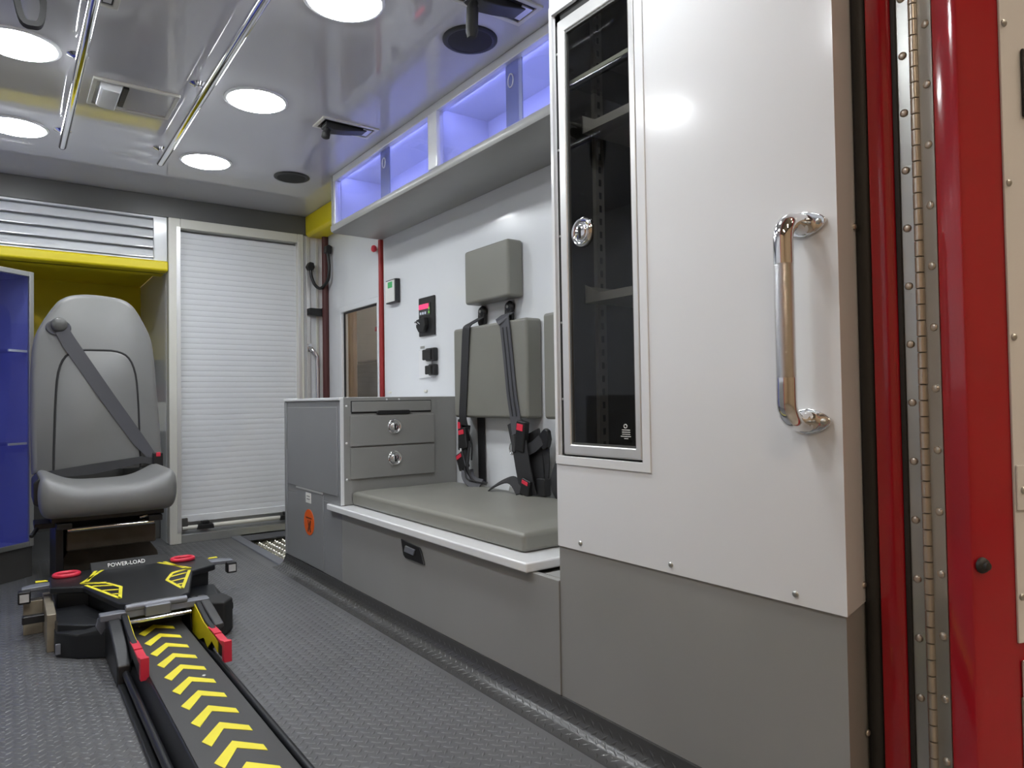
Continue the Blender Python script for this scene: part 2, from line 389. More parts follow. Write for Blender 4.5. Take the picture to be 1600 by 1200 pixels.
# ---- side door with window
XD = XW+0.004
d = MB(); d.hole_x(XD, XD+0.04, 3.30, 4.075, -0.07, 1.80, 3.345, 3.83, 0.50, 1.305)
door1 = struct('door_1', d, 'wallwhite', bevel=0.004, bseg=3)
df = MB(); df.hole_x(XD-0.006, XD+0.012, 3.325, 3.87, 0.47, 1.335, 3.348, 3.826, 0.503, 1.302); obj('window_frame', df, 'wallwhite', door1, bevel=0.004, bseg=3)
dg = MB(); dg.hole_x(XD+0.012, XD+0.02, 3.34, 3.835, 0.495, 1.31, 3.356, 3.818, 0.51, 1.294); obj('window_gasket', dg, 'black', door1)
dp = MB(); dp.box(XD+0.014, XD+0.019, 3.356, 3.818, 0.51, 1.294); obj('window_pane', dp, 'doorpane', door1)
for y, r_, m_, nm in ((3.285, 0.0135, 'redseal', 'door_seal'), (4.04, 0.020, 'darkred', 'door_seal')):
    t = MB(); t.tube([(XW-0.004 if y < 4 else XW-0.012, y, -0.07), (XW-0.004 if y < 4 else XW-0.012, y, 1.62 if y < 4 else 1.79)], r_, 10); obj(nm, t, m_, door1, smooth=60)
t = MB(); t.lathe([(0.004, 0.0), (0.016, 0.004), (0.019, 0.014), (0.014, 0.024), (0.004, 0.027)], (XW-0.03, 3.34, 1.585), 'x', 14); obj('red_knob', t, 'redplastic', door1, smooth=60)
# yellow header pad above the door
yp = MB(); yp.prism([(1.462, 1.80), (1.462, H-0.001), (XW, H-0.001), (XW, 1.785), (1.478, 1.785)], 'y', 3.30, YB-0.022)
tag(obj('header_pad', yp, 'yellow', bevel=0.006, bseg=3), 'short yellow header pad above the side door', 'padding')
# door check arm, cable, strike, handle
cb = thing('door_cable', 'black curled cable with two end clips beside the side door', 'cable', (1.50, YB-0.03, 1.45))
pts = [(1.487, YB-0.035, 1.60), (1.490, YB-0.04, 1.55), (1.505, YB-0.05, 1.50), (1.53, YB-0.06, 1.475), (1.538, 4.015, 1.478), (1.550, 3.965, 1.515), (1.552, 3.950, 1.58), (1.550, 3.955, 1.64), (1.547, 3.965, 1.685)]
def smoothpath(p, n=4):
    p = [Vector(q) for q in p]; out = []
    for i in range(len(p)-1):
        a, b, c, d_ = p[max(i-1, 0)], p[i], p[i+1], p[min(i+2, len(p)-1)]
        for k in range(n):
            t = k/n; out.append(0.5*((2*b)+(c-a)*t+(2*a-5*b+4*c-d_)*t*t+(3*b-a-3*c+d_)*t**3))
    return out+[p[-1]]
t = MB(); t.tube(smoothpath(pts), 0.0095, 10); obj('cord', t, 'black', cb, smooth=60)
t = MB(); t.prism([(1.462, 1.605), (1.472, 1.585), (1.498, 1.583), (1.508, 1.60), (1.502, 1.628), (1.478, 1.632)], 'y', YB-0.055, YB-0.012); obj('end_clip', t, 'black', cb, bevel=0.004)
t = MB(); t.prism([(1.530, 1.672), (1.566, 1.668), (1.570, 1.712), (1.552, 1.722), (1.532, 1.712)], 'y', 3.945, 3.985); obj('end_clip', t, 'black', cb, bevel=0.004)
sk = MB(); sk.box(1.47, 1.562, YB-0.06, YB-0.0125, 1.31, 1.352); sk.box(1.548, 1.566, YB-0.085, YB-0.05, 1.303, 1.357)
tag(obj('door_strike', sk, 'black', bevel=0.003), 'small black door strike bracket on the corner moulding', 'bracket')
hd = thing('door_grab_handle', 'slim silver grab handle in the corner beside the side door', 'handle', (1.51, YB-0.05, 0.6))
t = MB(); t.tube(smoothpath([(1.487, YB-0.012, 1.115), (1.487, YB-0.05, 1.105), (1.505, YB-0.062, 1.07), (1.513, YB-0.062, 1.02), (1.513, YB-0.062, 0.72), (1.505, YB-0.05, 0.62), (1.49, YB-0.012, 0.60)]), 0.011, 10); obj('bar', t, 'chrome', hd, smooth=60)
for z0 in (1.09, 0.575):
    t = MB(); t.box(1.472, 1.502, YB-0.016, YB-0.0125, z0, z0+0.05); obj('mount_plate', t, 'chrome', hd, bevel=0.003)

# ---- rear door frame and outer body
jb = MB()
jb.prism([(1.150, 0.566), (1.150, 0.534), (1.154, 0.528), (1.162, 0.5275), (1.162, 0.490), (1.70, 0.490), (1.70, 0.60), (1.60, 0.60), (1.60, 0.625), (1.175, 0.625), (1.175, 0.566)], 'z', -0.15, H+0.20)
jamb = struct('wall_rear', jb, 'red', bevel=0.003, bseg=3)
sl = MB(); sl.tube([(1.163, 0.580, -0.10), (1.163, 0.580, H)], 0.0145, 12); obj('bulb_seal', sl, 'rubber', jamb, smooth=60)
sl = MB(); sl.box(1.157, 1.166, 0.566, 0.600, -0.10, H); obj('seal_base', sl, 'rubbergrey', jamb)
sl = MB(); sl.box(1.1545, 1.164, 0.5195, 0.5278, -0.10, H); obj('edge_seal', sl, 'rubber', jamb, bevel=0.002)
ob = MB(); ob.box(1.66, 1.70, 0.60, 3.26, -0.35, H+0.20); ob.box(1.66, 1.70, 4.10, 5.2, -0.35, H+0.20); ob.box(1.66, 1.70, 3.26, 4.10, 1.85, H+0.2); struct('wall_outer', ob, 'red')
# left door post (outside the picture, closes the opening)
lj = MB(); lj.box(-0.95, -0.42, 0.49, 0.60, -0.15, H+0.2); struct('wall_rear_left', lj, 'red', bevel=0.003)
lh = MB(); lh.box(-0.42, 1.15, 0.49, 0.60, H-0.02, H+0.2); struct('wall_rear_head', lh, 'red', bevel=0.003)
sill = MB(); sill.box(-0.42, 1.16, 0.47, 0.53, -0.15, F-0.002); struct('trim_5', sill, 'steel', bevel=0.003)

# ================================================================ HALL OUTSIDE
gd = MB(); gd.box(-9, 12, -9, 13, -0.80, -0.75); struct('ground', gd, 'concrete')
for nm, bxx in (('wall_hall_back', (-9, 12, -9.2, -9, -0.75, 6)), ('wall_hall_front', (-9, 12, 13, 13.2, -0.75, 6)), ('wall_hall_left', (-9.2, -9, -9, 13, -0.75, 6)), ('wall_hall_right', (12, 12.2, -9, 13, -0.75, 6))):
    t = MB(); t.box(*bxx); struct(nm, t, 'hallwall')
hc = MB(); hc.box(-9.2, 12.2, -9.2, 13.2, 6, 6.1); struct('ceiling_hall', hc, 'hallceil')
hl = thing('hall_lamp', 'long warm fluorescent batten lamp under the hall ceiling outside', 'lamp', (0, 0, 5.6), 'hall batten lamps')
t = MB(); t.box(-0.10, 0.10, -1.25, 1.25, 5.68, 5.74); obj('lamp_housing', t, 'paper', hl)
t = MB(); t.tube([(0, -1.2, 5.65), (0, 1.2, 5.65)], 0.05, 10); obj('lamp_tube', t, 'tube', hl)
hs = [(-4, -4), (0.5, -4.5), (5, -4), (5, 1), (5, 6), (-4, 2), (3, -1.2), (2.5, 8.5)]  # the last lamp is an addition, placed to light the parked vehicle's side
for i, (x, y) in enumerate(hs):
    o = hl if i == 0 else copy_tree(hl); o.location = (x, y, 5.6)
# pale vehicle and column seen through the side door window
pv = thing('parked_vehicle', 'pale vehicle with red marks seen through the side door window', 'vehicle', (3.6, 7.6, -0.75))
t = MB(); t.box(3.3, 5.3, 6.4, 9.0, 1.23, 2.4); obj('upper_body', t, 'vehicle', pv, bevel=0.03)
t = MB(); t.box(3.28, 5.28, 6.4, 9.0, -0.35, 1.23); obj('lower_body', t, 'vehiclelow', pv, bevel=0.03)
t = MB(); t.box(3.288, 3.30, 6.75, 7.05, 1.86, 1.91); t.box(3.288, 3.30, 6.72, 7.05, 1.56, 1.61); obj('red_mark', t, 'redplastic', pv)
for yy in (6.9, 8.4):
    t = MB(); t.tube([(3.35, yy, -0.40), (3.65, yy, -0.40)], 0.35, 24); obj('wheel', t, 'blackmatte', pv, smooth=40)
t = MB(); t.box(2.9, 3.05, 6.98, 7.35, -0.75, 6); tag(obj('hall_column', t, 'column', bevel=0.01), 'tan steel column outside the side door window', 'column')

# ================================================================ CEILING FITTINGS
lt = thing('ceiling_light', 'round white dome light glowing in the grey ceiling', 'light', (0, 0, H), 'round ceiling dome lights')
t = MB(); t.lathe([(0.113, 0), (0.113, -0.004), (0.108, -0.007), (0.101, -0.006), (0.099, -0.001), (0.099, 0)], (0, 0, H), 'z', 40); obj('trim_ring', t, 'white', lt, smooth=50)
t = MB(); t.lathe([(0.1005, -0.003), (0.098, -0.0085), (0.085, -0.013), (0.055, -0.0165), (0.02, -0.018), (0.001, -0.018)], (0, 0, H), 'z', 40); obj('lens', t, 'lens', lt, smooth=60)
light_labels = ['round dome light glowing beside the folded drip hanger', 'round dome light glowing before the shutter, nearest the far speaker',
    'large round dome light glowing near the strap of the drip hanger', 'round dome light glowing beside the drip hanger with strap loop',
    'round dome light glowing before the louvred air grille', 'round dome light glowing behind the drip hanger with strap loop',
    'round dome light above the white rear cabinet', 'round dome light just inside the rear opening, away from the cabinet']
spots = [(0.750, 2.61), (0.747, 3.40), (0.765, 1.815), (0.03, 2.61), (0.03, 3.39), (0.03, 1.815), (0.755, 1.02), (0.03, 1.02)]
for i, (x, y) in enumerate(spots):
    o = lt if i == 0 else copy_tree(lt); o.location = (x, y, H); o['label'] = light_labels[i]

def grab_rail(x, label):
    g = thing('ceiling_grab_rail', label, 'rail', (x, 2.2, H))
    zr = H-0.066
    t = MB(); t.tube([(x, 0.95, zr), (x, 3.325, zr), (x, 3.345, zr+0.004)], 0.0155, 16); obj('bar', t, 'chrome', g, smooth=60)
    for y in (1.05, 1.79, 2.585, 3.33):
        t = MB(); t.tube([(x, y, H-0.006), (x, y, zr)], 0.0095, 12); m_ = obj('post', t, 'chrome', g, smooth=60)
        t = MB(); t.lathe([(0.031, 0), (0.031, -0.004), (0.020, -0.010), (0.012, -0.014)], (x, y, H), 'z', 20); f_ = obj('flange', t, 'chrome', m_, smooth=50)
    return g
grab_rail(0.546, 'chrome ceiling grab rail beside the row of lights nearer the bench')
grab_rail(0.184, 'chrome ceiling grab rail on the side away from the bench')

# ceiling hatch panel
hp = thing('ceiling_hatch', 'grey framed ceiling hatch with white block and black stripe', 'hatch', (0.375, 2.84, H))
t = MB(); t.hole_z(H-0.010, H, 0.238, 0.512, 2.72, 2.965, 0.252, 0.498, 2.735, 2.950); obj('frame', t, 'cream', hp, bevel=0.002)
t = MB(); t.box(0.252, 0.498, 2.735, 2.950, H-0.004, H-0.0005); obj('panel', t, 'ceilgrey', hp)
t = MB(); t.prism([(0.262, H-0.004), (0.262, H-0.022), (0.272, H-0.030), (0.322, H-0.034), (0.332, H-0.004)], 'y', 2.745, 2.92); obj('white_block', t, 'wallwhite', hp, bevel=0.003)
t = MB(); t.box(0.333, 0.350, 2.745, 2.92, H-0.014, H-0.004); obj('black_strip', t, 'black', hp, bevel=0.001)

def iv_hanger(cx, cy, label, drop, loop, flip=1):
    g = thing('iv_hanger', label, 'hanger', (cx, cy, H), 'folding drip hangers on the ceiling')
    t = MB(); t.hole_z(H-0.007, H, cx-0.12, cx+0.12, cy-0.06, cy+0.06, cx-0.105, cx+0.105, cy-0.045, cy+0.045); obj('frame', t, 'cream', g, bevel=0.002)
    t = MB(); t.box(cx-0.105, cx+0.105, cy-0.045, cy+0.045, H-0.003, H-0.0005); obj('recess_plate', t, 'black', g)
    hx = cx-0.085*flip
    t = MB(); t.prism([(cx+0.08*flip, H-0.003), (cx+0.08*flip, H-0.010), (cx, H-0.026), (hx+0.02*flip, H-0.034), (hx-0.012*flip, H-0.020), (hx-0.01*flip, H-0.003)], 'y', cy-0.030, cy+0.030); obj('folding_arm', t, 'black', g, bevel=0.004)
    t = MB(); t.box(cx+0.062, cx+0.10, cy-0.035, cy+0.03, H-0.008, H-0.003); obj('catch_plate', t, 'alu', g, bevel=0.001)
    if loop:
        w_ = 0.034; z0 = H-0.012; z1 = z0-drop
        t = MB(); t.ribbon(smoothpath([(hx-w_, cy, z0), (hx-w_*0.9, cy, z0-drop*0.5), (hx-w_*0.5, cy, z1+0.006), (hx+0.004, cy, z1), (hx+w_*0.6, cy, z1+0.01), (hx+w_*0.8, cy, z0-drop*0.5), (hx+w_*0.5, cy, z0)]), (0, 1, 0), 0.024, 0.007); obj('rubber_strap', t, 'blackmatte', g, smooth=50)
    else:
        t = MB(); t.tube(smoothpath([(hx+0.012*flip, cy, H-0.02), (hx, cy, H-0.045), (hx-0.004*flip, cy, H-0.02-drop)]), [0.012]*4+[0.017]*4+[0.012], 10); obj('rubber_strap', t, 'blackmatte', g, smooth=60)
    return g
iv_hanger(1.125, 2.665, 'folded black drip hanger on the ceiling beside the far speaker', 0.045, False)
iv_hanger(1.125, 1.58, 'black drip hanger with hanging strap beside the near speaker', 0.11, False)
iv_hanger(0.135, 2.16, 'black drip hanger with open strap loop beside a ceiling light', 0.125, True, flip=1)

sp = thing('ceiling_speaker', 'round black ceiling speaker', 'speaker', (0, 0, H), 'ceiling speakers')
t = MB(); t.lathe([(0.086, 0), (0.086, -0.004), (0.080, -0.008), (0.070, -0.007), (0.068, -0.004)], (0, 0, H), 'z', 36); obj('rim', t, 'black', sp, smooth=50)
t = MB(); t.lathe([(0.0705, -0.002), (0.0705, -0.006), (0.04, -0.009), (0.001, -0.010)], (0, 0, H), 'z', 36); obj('grille', t, 'blackmatte', sp, smooth=50)
sp.location = (1.150, 3.41, H); sp['label'] = 'round black ceiling speaker near the yellow header pad'
sp2 = copy_tree(sp); sp2.location = (1.170, 1.795, H); sp2['label'] = 'round black ceiling speaker under the strap of a drip hanger'

# ================================================================ OVERHEAD CABINET
XO = 1.31; YE = 3.275; YN = 1.27; ZU = 1.62
oc = thing('overhead_cabinet', 'long overhead cabinet lit blue inside behind sliding clear panes', 'cabinet', (1.44, 2.27, ZU))
t = MB(); t.prism([(1.296, ZU+0.014), (1.300, ZU+0.005), (1.312, ZU), (XW-0.001, ZU), (XW-0.001, ZU+0.035), (1.340, ZU+0.035), (1.340, ZU+0.042), (1.308, ZU+0.042), (1.299, ZU+0.036), (1.296, ZU+0.028)], 'y', YN, YE); obj('bottom_panel', t, 'grey', oc, smooth=40)
t = MB(); t.box(XO+0.012, XW-0.001, YE-0.025, YE, ZU+0.042, H-0.001); t.box(XO+0.012, XW-0.001, YN, YN+0.02, ZU+0.042, H-0.001); obj('end_panel', t, 'grey', oc, bevel=0.002)
t = MB(); t.box(XW-0.012, XW-0.002, YN+0.02, YE-0.025, ZU+0.036, H-0.012); t.box(XO+0.03, XW-0.002, YN+0.02, YE-0.025, H-0.012, H-0.001)
t.box(XO+0.03, XW-0.012, YE-0.031, YE-0.0255, ZU+0.042, H-0.012); t.box(XO+0.03, XW-0.012, 2.272, 2.284, ZU+0.042, H-0.012); t.box(XO+0.04, XW-0.012, YN+0.0205, YE-0.0315, ZU+0.0355, ZU+0.041); obj('lining', t, 'white', oc)
t = MB(); t.box(XO-0.002, XO+0.03, YN, YE, H-0.034, H-0.001); obj('top_rail', t, 'alu', oc, bevel=0.003)
t = MB(); t.box(XO-0.004, XO+0.03, 2.245, 2.313, ZU+0.043, H-0.03); obj('centre_post', t, 'white', oc, bevel=0.005, bseg=3)
t = MB(); t.box(XO-0.002, XO+0.03, YE-0.030, YE-0.004, ZU+0.042, H-0.034); t.box(XO-0.002, XO+0.03, YN, YN+0.04, ZU+0.042, H-0.034); obj('end_stile', t, 'alu', oc, bevel=0.003)
t = MB(); t.box(XO-0.004, XO+0.012, YE-0.0038, YE+0.016, ZU+0.042, H-0.001); obj('end_cap', t, 'grey', oc, bevel=0.003)
def slide_pane(y0, y1, x):
    t = MB(); t.box(x, x+0.004, y0, y1, ZU+0.040, H-0.036); p = obj('sliding_pane', t, 'clearpane', oc)
    return p
for (a0, a1), (b0, b1), c in (((2.675, YE-0.028), (2.312, 2.765), 2.72), ((1.750, 2.246), (YN+0.035, 1.822), 1.786)):
    p1 = slide_pane(a0, a1, XO+0.010); p2 = slide_pane(b0, b1, XO+0.019)
    ring = [(XO+0.0085, c+0.014*math.cos(2*math.pi*k/16), 1.815+0.022*math.sin(2*math.pi*k/16)) for k in range(16)]
    t = MB(); t.ring(ring, 0.0022, 6); obj('finger_ring', t, 'alu', p1, smooth=60)
    t = MB(); t.box(XO+0.0142, XO+0.0185, b1-0.088, b1-0.002, ZU+0.045, H-0.036); obj('overlap_strip', t, 'frost', p1)
for y0, y1 in ((2.33, YE-0.06), (YN+0.05, 2.23)):
    t = MB(); t.box(XO+0.0305, XO+0.0375, y0, y1, H-0.023, H-0.013); obj('led_strip', t, 'led', oc)

# ================================================================ BENCH
bn = thing('side_bench', 'grey side bench with white seat board and padded cushion', 'bench', (1.30, 1.95, F))
t = MB(); t.box(XA, 1.068, 1.262, 2.5675, 0.0852, 0.3525); obj('front_panel', t, 'grey', bn, bevel=0.0015)
t = MB(); t.box(1.069, XW-0.001, 1.262, 2.566, F, 0.345); obj('carcass', t, 'greydark', bn)
t = MB(); t.prism([(1.030, 1.362), (XW-0.001, 1.362), (XW-0.001, 2.567), (1.048, 2.567), (1.048, 2.675), (1.030, 2.675)], 'z', 0.353, 0.378); obj('seat_board', t, 'white', bn, bevel=0.005, bseg=3)
cu = MB(); nx, ny = 10, 18
X0, X1, Y0, Y1 = 1.090, 1.567, 1.450, 2.563
def cz(u, v):
    e = min(1, (1-abs(2*u-1))*5)*min(1, (1-abs(2*v-1))*9); return 0.430 + 0.010*e**0.5
vs = []; fs = []
for j in range(ny+1):
    for i in range(nx+1):
        u, v = i/nx, j/ny; vs.append((X0+(X1-X0)*u, Y0+(Y1-Y0)*v, cz(u, v)))
for j in range(ny+1):
    for i in range(nx+1):
        u, v = i/nx, j/ny; vs.append((X0+(X1-X0)*u, Y0+(Y1-Y0)*v, 0.3785))
N_ = (nx+1)*(ny+1)
for j in range(ny):
    for i in range(nx):
        a = j*(nx+1)+i; fs.append((a, a+1, a+nx+2, a+nx+1)); fs.append((N_+a, N_+a+nx+1, N_+a+nx+2, N_+a+1))
for i in range(nx): a = i; fs.append((a, N_+a, N_+a+1, a+1)); a = ny*(nx+1)+i; fs.append((a, a+1, N_+a+1, N_+a))
for j in range(ny): a = j*(nx+1); fs.append((a, a+nx+1, N_+a+nx+1, N_+a)); a = j*(nx+1)+nx; fs.append((a, N_+a, N_+a+nx+1, a+nx+1))
cu.add(vs, fs); obj('cushion', cu, 'vinyl', bn, bevel=0.013, bseg=3)
lt_ = MB(); lt_.prism([(2.062, 0.330), (1.935, 0.322), (1.925, 0.312), (1.905, 0.272), (2.03, 0.272), (2.045, 0.280)], 'x', XA-0.006, XA); la = obj('paddle_latch', lt_, 'black', bn, bevel=0.003)
t = MB(); t.prism([(2.020, 0.316), (1.955, 0.312), (1.965, 0.292), (2.030, 0.294)], 'x', XA-0.012, XA-0.0055); obj('paddle', t, 'cotsteel', la, bevel=0.003)
t = MB(); t.box(1.07, 1.55, 1.262, 1.34, 0.3455, 0.352); obj('end_ledge', t, 'grey', bn)

# ================================================================ DRAWER CABINET
YD = 2.569
dc = thing('drawer_cabinet', 'grey drawer cabinet with white top between bench and side door', 'cabinet', (1.31, 2.9, F))
t = MB(); t.box(XA, XW-0.002, YD, 3.234, 0.379, 0.788); t.box(1.069, XW-0.002, YD, 3.234, F, 0.379); t.box(XA, 1.069, YD, 3.234, 0.0855, 0.379); obj('body', t, 'greyside', dc, bevel=0.002)
t = MB(); t.box(XA-0.007, XW-0.002, YD+0.001, 3.236, 0.788, 0.800); obj('top', t, 'white', dc, bevel=0.003)
t = MB(); t.box(XA-0.003, XA+0.011, YD-0.004, YD+0.002, 0.379, 0.797); obj('corner_trim', t, 'white', dc, bevel=0.0015)
t = MB(); t.box(XA+0.011, XW-0.003, YD-0.003, YD, 0.380, 0.799); fp = obj('face_panel', t, 'grey', dc)
t = MB(); t.box(XA-0.004, XA, 2.60, 3.19, 0.412, 0.762); t.box(XA-0.004, XA, 3.205, 3.234, 0.09, 0.786); obj('side_panel', t, 'greyside', dc, bevel=0.002)
t = MB(); t.box(XA-0.003, XA, 2.757, 3.075, 0.09, 0.404); ap = obj('access_panel', t, 'greyside', dc, bevel=0.0015)
t = MB(); t.box(XA-0.005, XA-0.003, 2.755, 3.077, 0.404, 0.411); obj('painted_edge_highlight', t, 'alu', ap)  # bright strip put in as the highlight along the panel's top edge
t = MB(); t.box(XA-0.0042, XA-0.003, 2.893, 2.955, 0.352, 0.395); obj('label_sticker', t, 'paper', ap)
t = MB(); t.box(XA-0.0046, XA-0.0042, 2.905, 2.943, 0.366, 0.371); t.box(XA-0.0046, XA-0.0042, 2.905, 2.943, 0.378, 0.383); obj('label_print', t, 'shelfgrey', ap)
t = MB(); t.prism([(2.918+0.060*math.cos(2*math.pi*k/32), 0.270+0.055*math.sin(2*math.pi*k/32)) for k in range(32)], 'x', XA-0.0042, XA-0.003); stk = obj('round_sticker', t, 'orange', ap)
t = MB(); t.box(XA-0.0046, XA-0.0042, 2.885, 2.955, 0.285, 0.291)
t.prism([(2.905, 0.282), (2.892, 0.278), (2.900, 0.250), (2.893, 0.232), (2.906, 0.226), (2.914, 0.242), (2.924, 0.226), (2.936, 0.232), (2.926, 0.252), (2.934, 0.276), (2.924, 0.282), (2.918, 0.262)], 'x', XA-0.0046, XA-0.0042); obj('sticker_print', t, 'brown', ap)
# sharps flap and drawers
t = MB(); t.box(1.094, 1.446, YD-0.009, YD-0.003, 0.742, 0.782); fl_ = obj('flap', t, 'grey', dc, bevel=0.0015)
t = MB(); t.prism([(1.195, 0.736), (1.205, 0.746), (1.340, 0.746), (1.352, 0.738), (1.340, 0.730), (1.205, 0.730)], 'y', YD-0.016, YD-0.003); obj('finger_pull', t, 'black', fl_, bevel=0.003)
t = MB(); t.box(1.092, 1.448, YD-0.0045, YD-0.003, 0.735, 0.742); obj('painted_gap_shadow', t, 'blackmatte', fl_)  # black strip standing in for the shade under the flap
t = MB(); t.box(1.0905, 1.4495, YD-0.0040, YD-0.003, 0.741, 0.7855); obj('painted_gap_shadow', t, 'blackmatte', fl_)  # black backing draws the shaded outline around the flap
def ring_latch(p, axis, parent, r):
    s = -1
    t = MB(); t.lathe([(r, 0), (r*1.0, s*0.004), (r*0.86, s*0.008), (r*0.70, s*0.007), (r*0.62, s*0.003)], p, axis, 28); L = obj('ring_latch', t, 'chrome', parent, smooth=50)
    t = MB(); t.lathe([(r*0.56, 0), (r*0.56, s*0.007), (r*0.46, s*0.010), (r*0.05, s*0.010)], p, axis, 24); obj('latch_cup', t, 'chrome', L, smooth=50)
    q = Vector(p); t = MB()
    if axis == 'y': t.box(q.x-r*0.10, q.x+r*0.10, q.y-0.013, q.y-0.009, q.z-r*0.45, q.z+r*0.30)
    else: t.box(q.x-0.013, q.x-0.009, q.y-r*0.10, q.y+r*0.10, q.z-r*0.45, q.z+r*0.30)
    obj('latch_slot', t, 'black', L, bevel=0.001)
    return L
for z0, z1, zk in ((0.607, 0.727, 0.680), (0.479, 0.601, 0.552)):
    t = MB(); t.box(1.086, 1.460, YD-0.012, YD-0.003, z0, z1); dw = obj('drawer', t, 'grey', dc, bevel=0.002)
    ring_latch((1.273, YD-0.012, zk), 'y', dw, 0.032)
for z in (0.765, 0.62, 0.478): screw((1.072, YD-0.003, z), '-y', dc, 0.005, 'white')
for x in (1.245, 1.300): screw((x, YD-0.003, 0.790), '-y', dc, 0.004, 'white')

# ================================================================ PADS ON THE WALL
def pad(name, label, y0, y1, z0, z1, x0=1.50, group=None):
    t = MB(); t.box(x0, XW-0.001, y0, y1, z0, z1)
    return tag(obj(name, t, 'vinyl', bevel=0.012, bseg=4), label, 'cushion', group)
pad('head_pad', 'small grey vinyl head pad high on the white wall', 2.067, 2.369, 1.166, 1.382)
pad('back_pad', 'large grey vinyl back pad with harness straps over it', 1.961, 2.462, 0.712, 1.076)
pad('back_pad', 'grey vinyl back pad half hidden behind the white rear cabinet', 1.365, 1.868, 0.712, 1.078)

# ---- harness on the bench wall
hn = thing('seat_harness', 'black four point seat harness hanging over the large back pad', 'harness', (1.50, 2.2, 0.44))
XF = 1.4965
for y, z, nm in ((2.330, 1.128, 0), (2.143, 1.126, 1)):
    t = MB(); t.lathe([(0.010, 0.002), (0.024, -0.004), (0.026, -0.012), (0.020, -0.020), (0.004, -0.022)], (XW-0.002, y, z+0.010), 'x', 18); an = obj('anchor', t, 'black', hn, smooth=50)
    t = MB(); t.prism([(y-0.022, z+0.012), (y+0.022, z+0.012), (y+0.026, z-0.03), (y+0.018, z-0.046), (y-0.022, z-0.040)], 'x', XW-0.022, XW-0.006); obj('anchor_loop', t, 'black', an, bevel=0.004)
    screw((XW-0.024, y, z+0.012), '-x', an, 0.007, 'steel')
t = MB(); t.ribbon(smoothpath([(1.555, 2.330, 1.115), (1.520, 2.338, 1.095), (1.497, 2.345, 1.078), (XF-0.003, 2.352, 1.05), (XF-0.001, 2.365, 0.95), (XF-0.001, 2.380, 0.80), (XF-0.001, 2.388, 0.72), (1.505, 2.392, 0.68)]), (0, 1, 0), 0.052); obj('shoulder_strap', t, 'strap', hn, smooth=40)
t = MB(); t.ribbon(smoothpath([(1.555, 2.145, 1.112), (1.520, 2.125, 1.095), (1.497, 2.095, 1.082), (XF-0.003, 2.082, 1.05), (XF-0.001, 2.066, 0.93), (XF-0.001, 2.048, 0.80), (XF-0.001, 2.030, 0.72), (1.49, 2.010, 0.66)]), (0, 1, 0), 0.060); s2_ = obj('shoulder_strap', t, 'strapgrey', hn, smooth=40)
for off in (-0.012, 0.012):
    t = MB(); t.ribbon(smoothpath([(XF-0.0055, 2.082+off, 1.05), (XF-0.0035, 2.066+off, 0.93), (XF-0.0035, 2.048+off, 0.80), (XF-0.0035, 2.030+off, 0.72)]), (0, 1, 0), 0.006, 0.0006); obj('strap_stripe', t, 'strap', s2_)
t = MB(); t.ribbon([(1.567, 2.365, 0.74), (1.567, 2.360, 0.60), (1.565, 2.355, 0.445)], (0, 1, 0), 0.050); obj('lap_strap', t, 'strap', hn)
def buckle(p, ln, wd, tilt, red_top=True, label=None):
    T = Matrix.Translation(p) @ Matrix.Rotation(R(tilt), 4, 'X')
    t = MB(); t.box(-0.012, 0.012, -wd/2, wd/2, -ln/2, ln/2); b = obj('buckle', t, 'black', hn, bevel=0.005, T=T)
    t = MB(); t.box(-0.0145, -0.0118, -wd*0.34, wd*0.34, ln*0.18, ln*0.40); obj('release_button', t, 'redplastic', b, bevel=0.001, T=T)
    return b
buckle((1.520, 2.435, 0.640), 0.13, 0.030, 0)
buckle((1.500, 2.385, 0.628), 0.085, 0.055, -10)
buckle((1.495, 2.392, 0.535), 0.070, 0.055, -25)
t = MB(); t.ribbon(smoothpath([(1.505, 2.395, 0.60), (1.498, 2.392, 0.545), (1.492, 2.385, 0.50), (1.495, 2.36, 0.468), (1.515, 2.32, 0.458), (1.54, 2.29, 0.452)]), (0.3, 1, 0), 0.055, 0.002); obj('lap_strap', t, 'strap', hn, smooth=40)
t = MB(); t.ribbon(smoothpath([(1.51, 2.372, 0.66), (1.515, 2.352, 0.60), (1.51, 2.350, 0.54)]), (0.5, 1, 0), 0.035, 0.002); obj('webbing_tail', t, 'strap', hn, smooth=40)
t = MB(); t.ribbon(smoothpath([(1.508, 2.372, 0.61), (1.497, 2.360, 0.56), (1.492, 2.362, 0.51), (1.50, 2.345, 0.47), (1.52, 2.325, 0.450)]), (0.3, 1, 0), 0.060, 0.003); obj('webbing_fold', t, 'strap', hn, smooth=40)
t = MB(); t.ribbon(smoothpath([(1.500, 2.045, 0.70), (1.498, 2.010, 0.60), (1.495, 1.985, 0.52), (1.50, 1.97, 0.444)]), (0, 1, 0), 0.075, 0.003); obj('webbing_fold', t, 'strap', hn, smooth=40)
t = MB(); t.ribbon(smoothpath([(1.535, 2.420, 0.68), (1.528, 2.425, 0.60), (1.520, 2.425, 0.52), (1.525, 2.40, 0.47), (1.535, 2.37, 0.447)]), (0.2, 1, 0), 0.070, 0.003); obj('webbing_fold', t, 'strap', hn, smooth=40)
t = MB(); t.ribbon(smoothpath([(1.530, 1.985, 0.66), (1.525, 1.965, 0.60), (1.520, 1.95, 0.53), (1.52, 1.945, 0.446)]), (0, 1, 0), 0.105, 0.003); obj('webbing_fold', t, 'strap', hn, smooth=40)
t = MB(); t.ribbon(smoothpath([(1.500, 2.365, 0.500), (1.490, 2.345, 0.475), (1.495, 2.315, 0.455), (1.51, 2.285, 0.447)]), (1, 0, 0.9), 0.050, 0.003); obj('webbing_fold', t, 'strapgrey', hn, smooth=40)
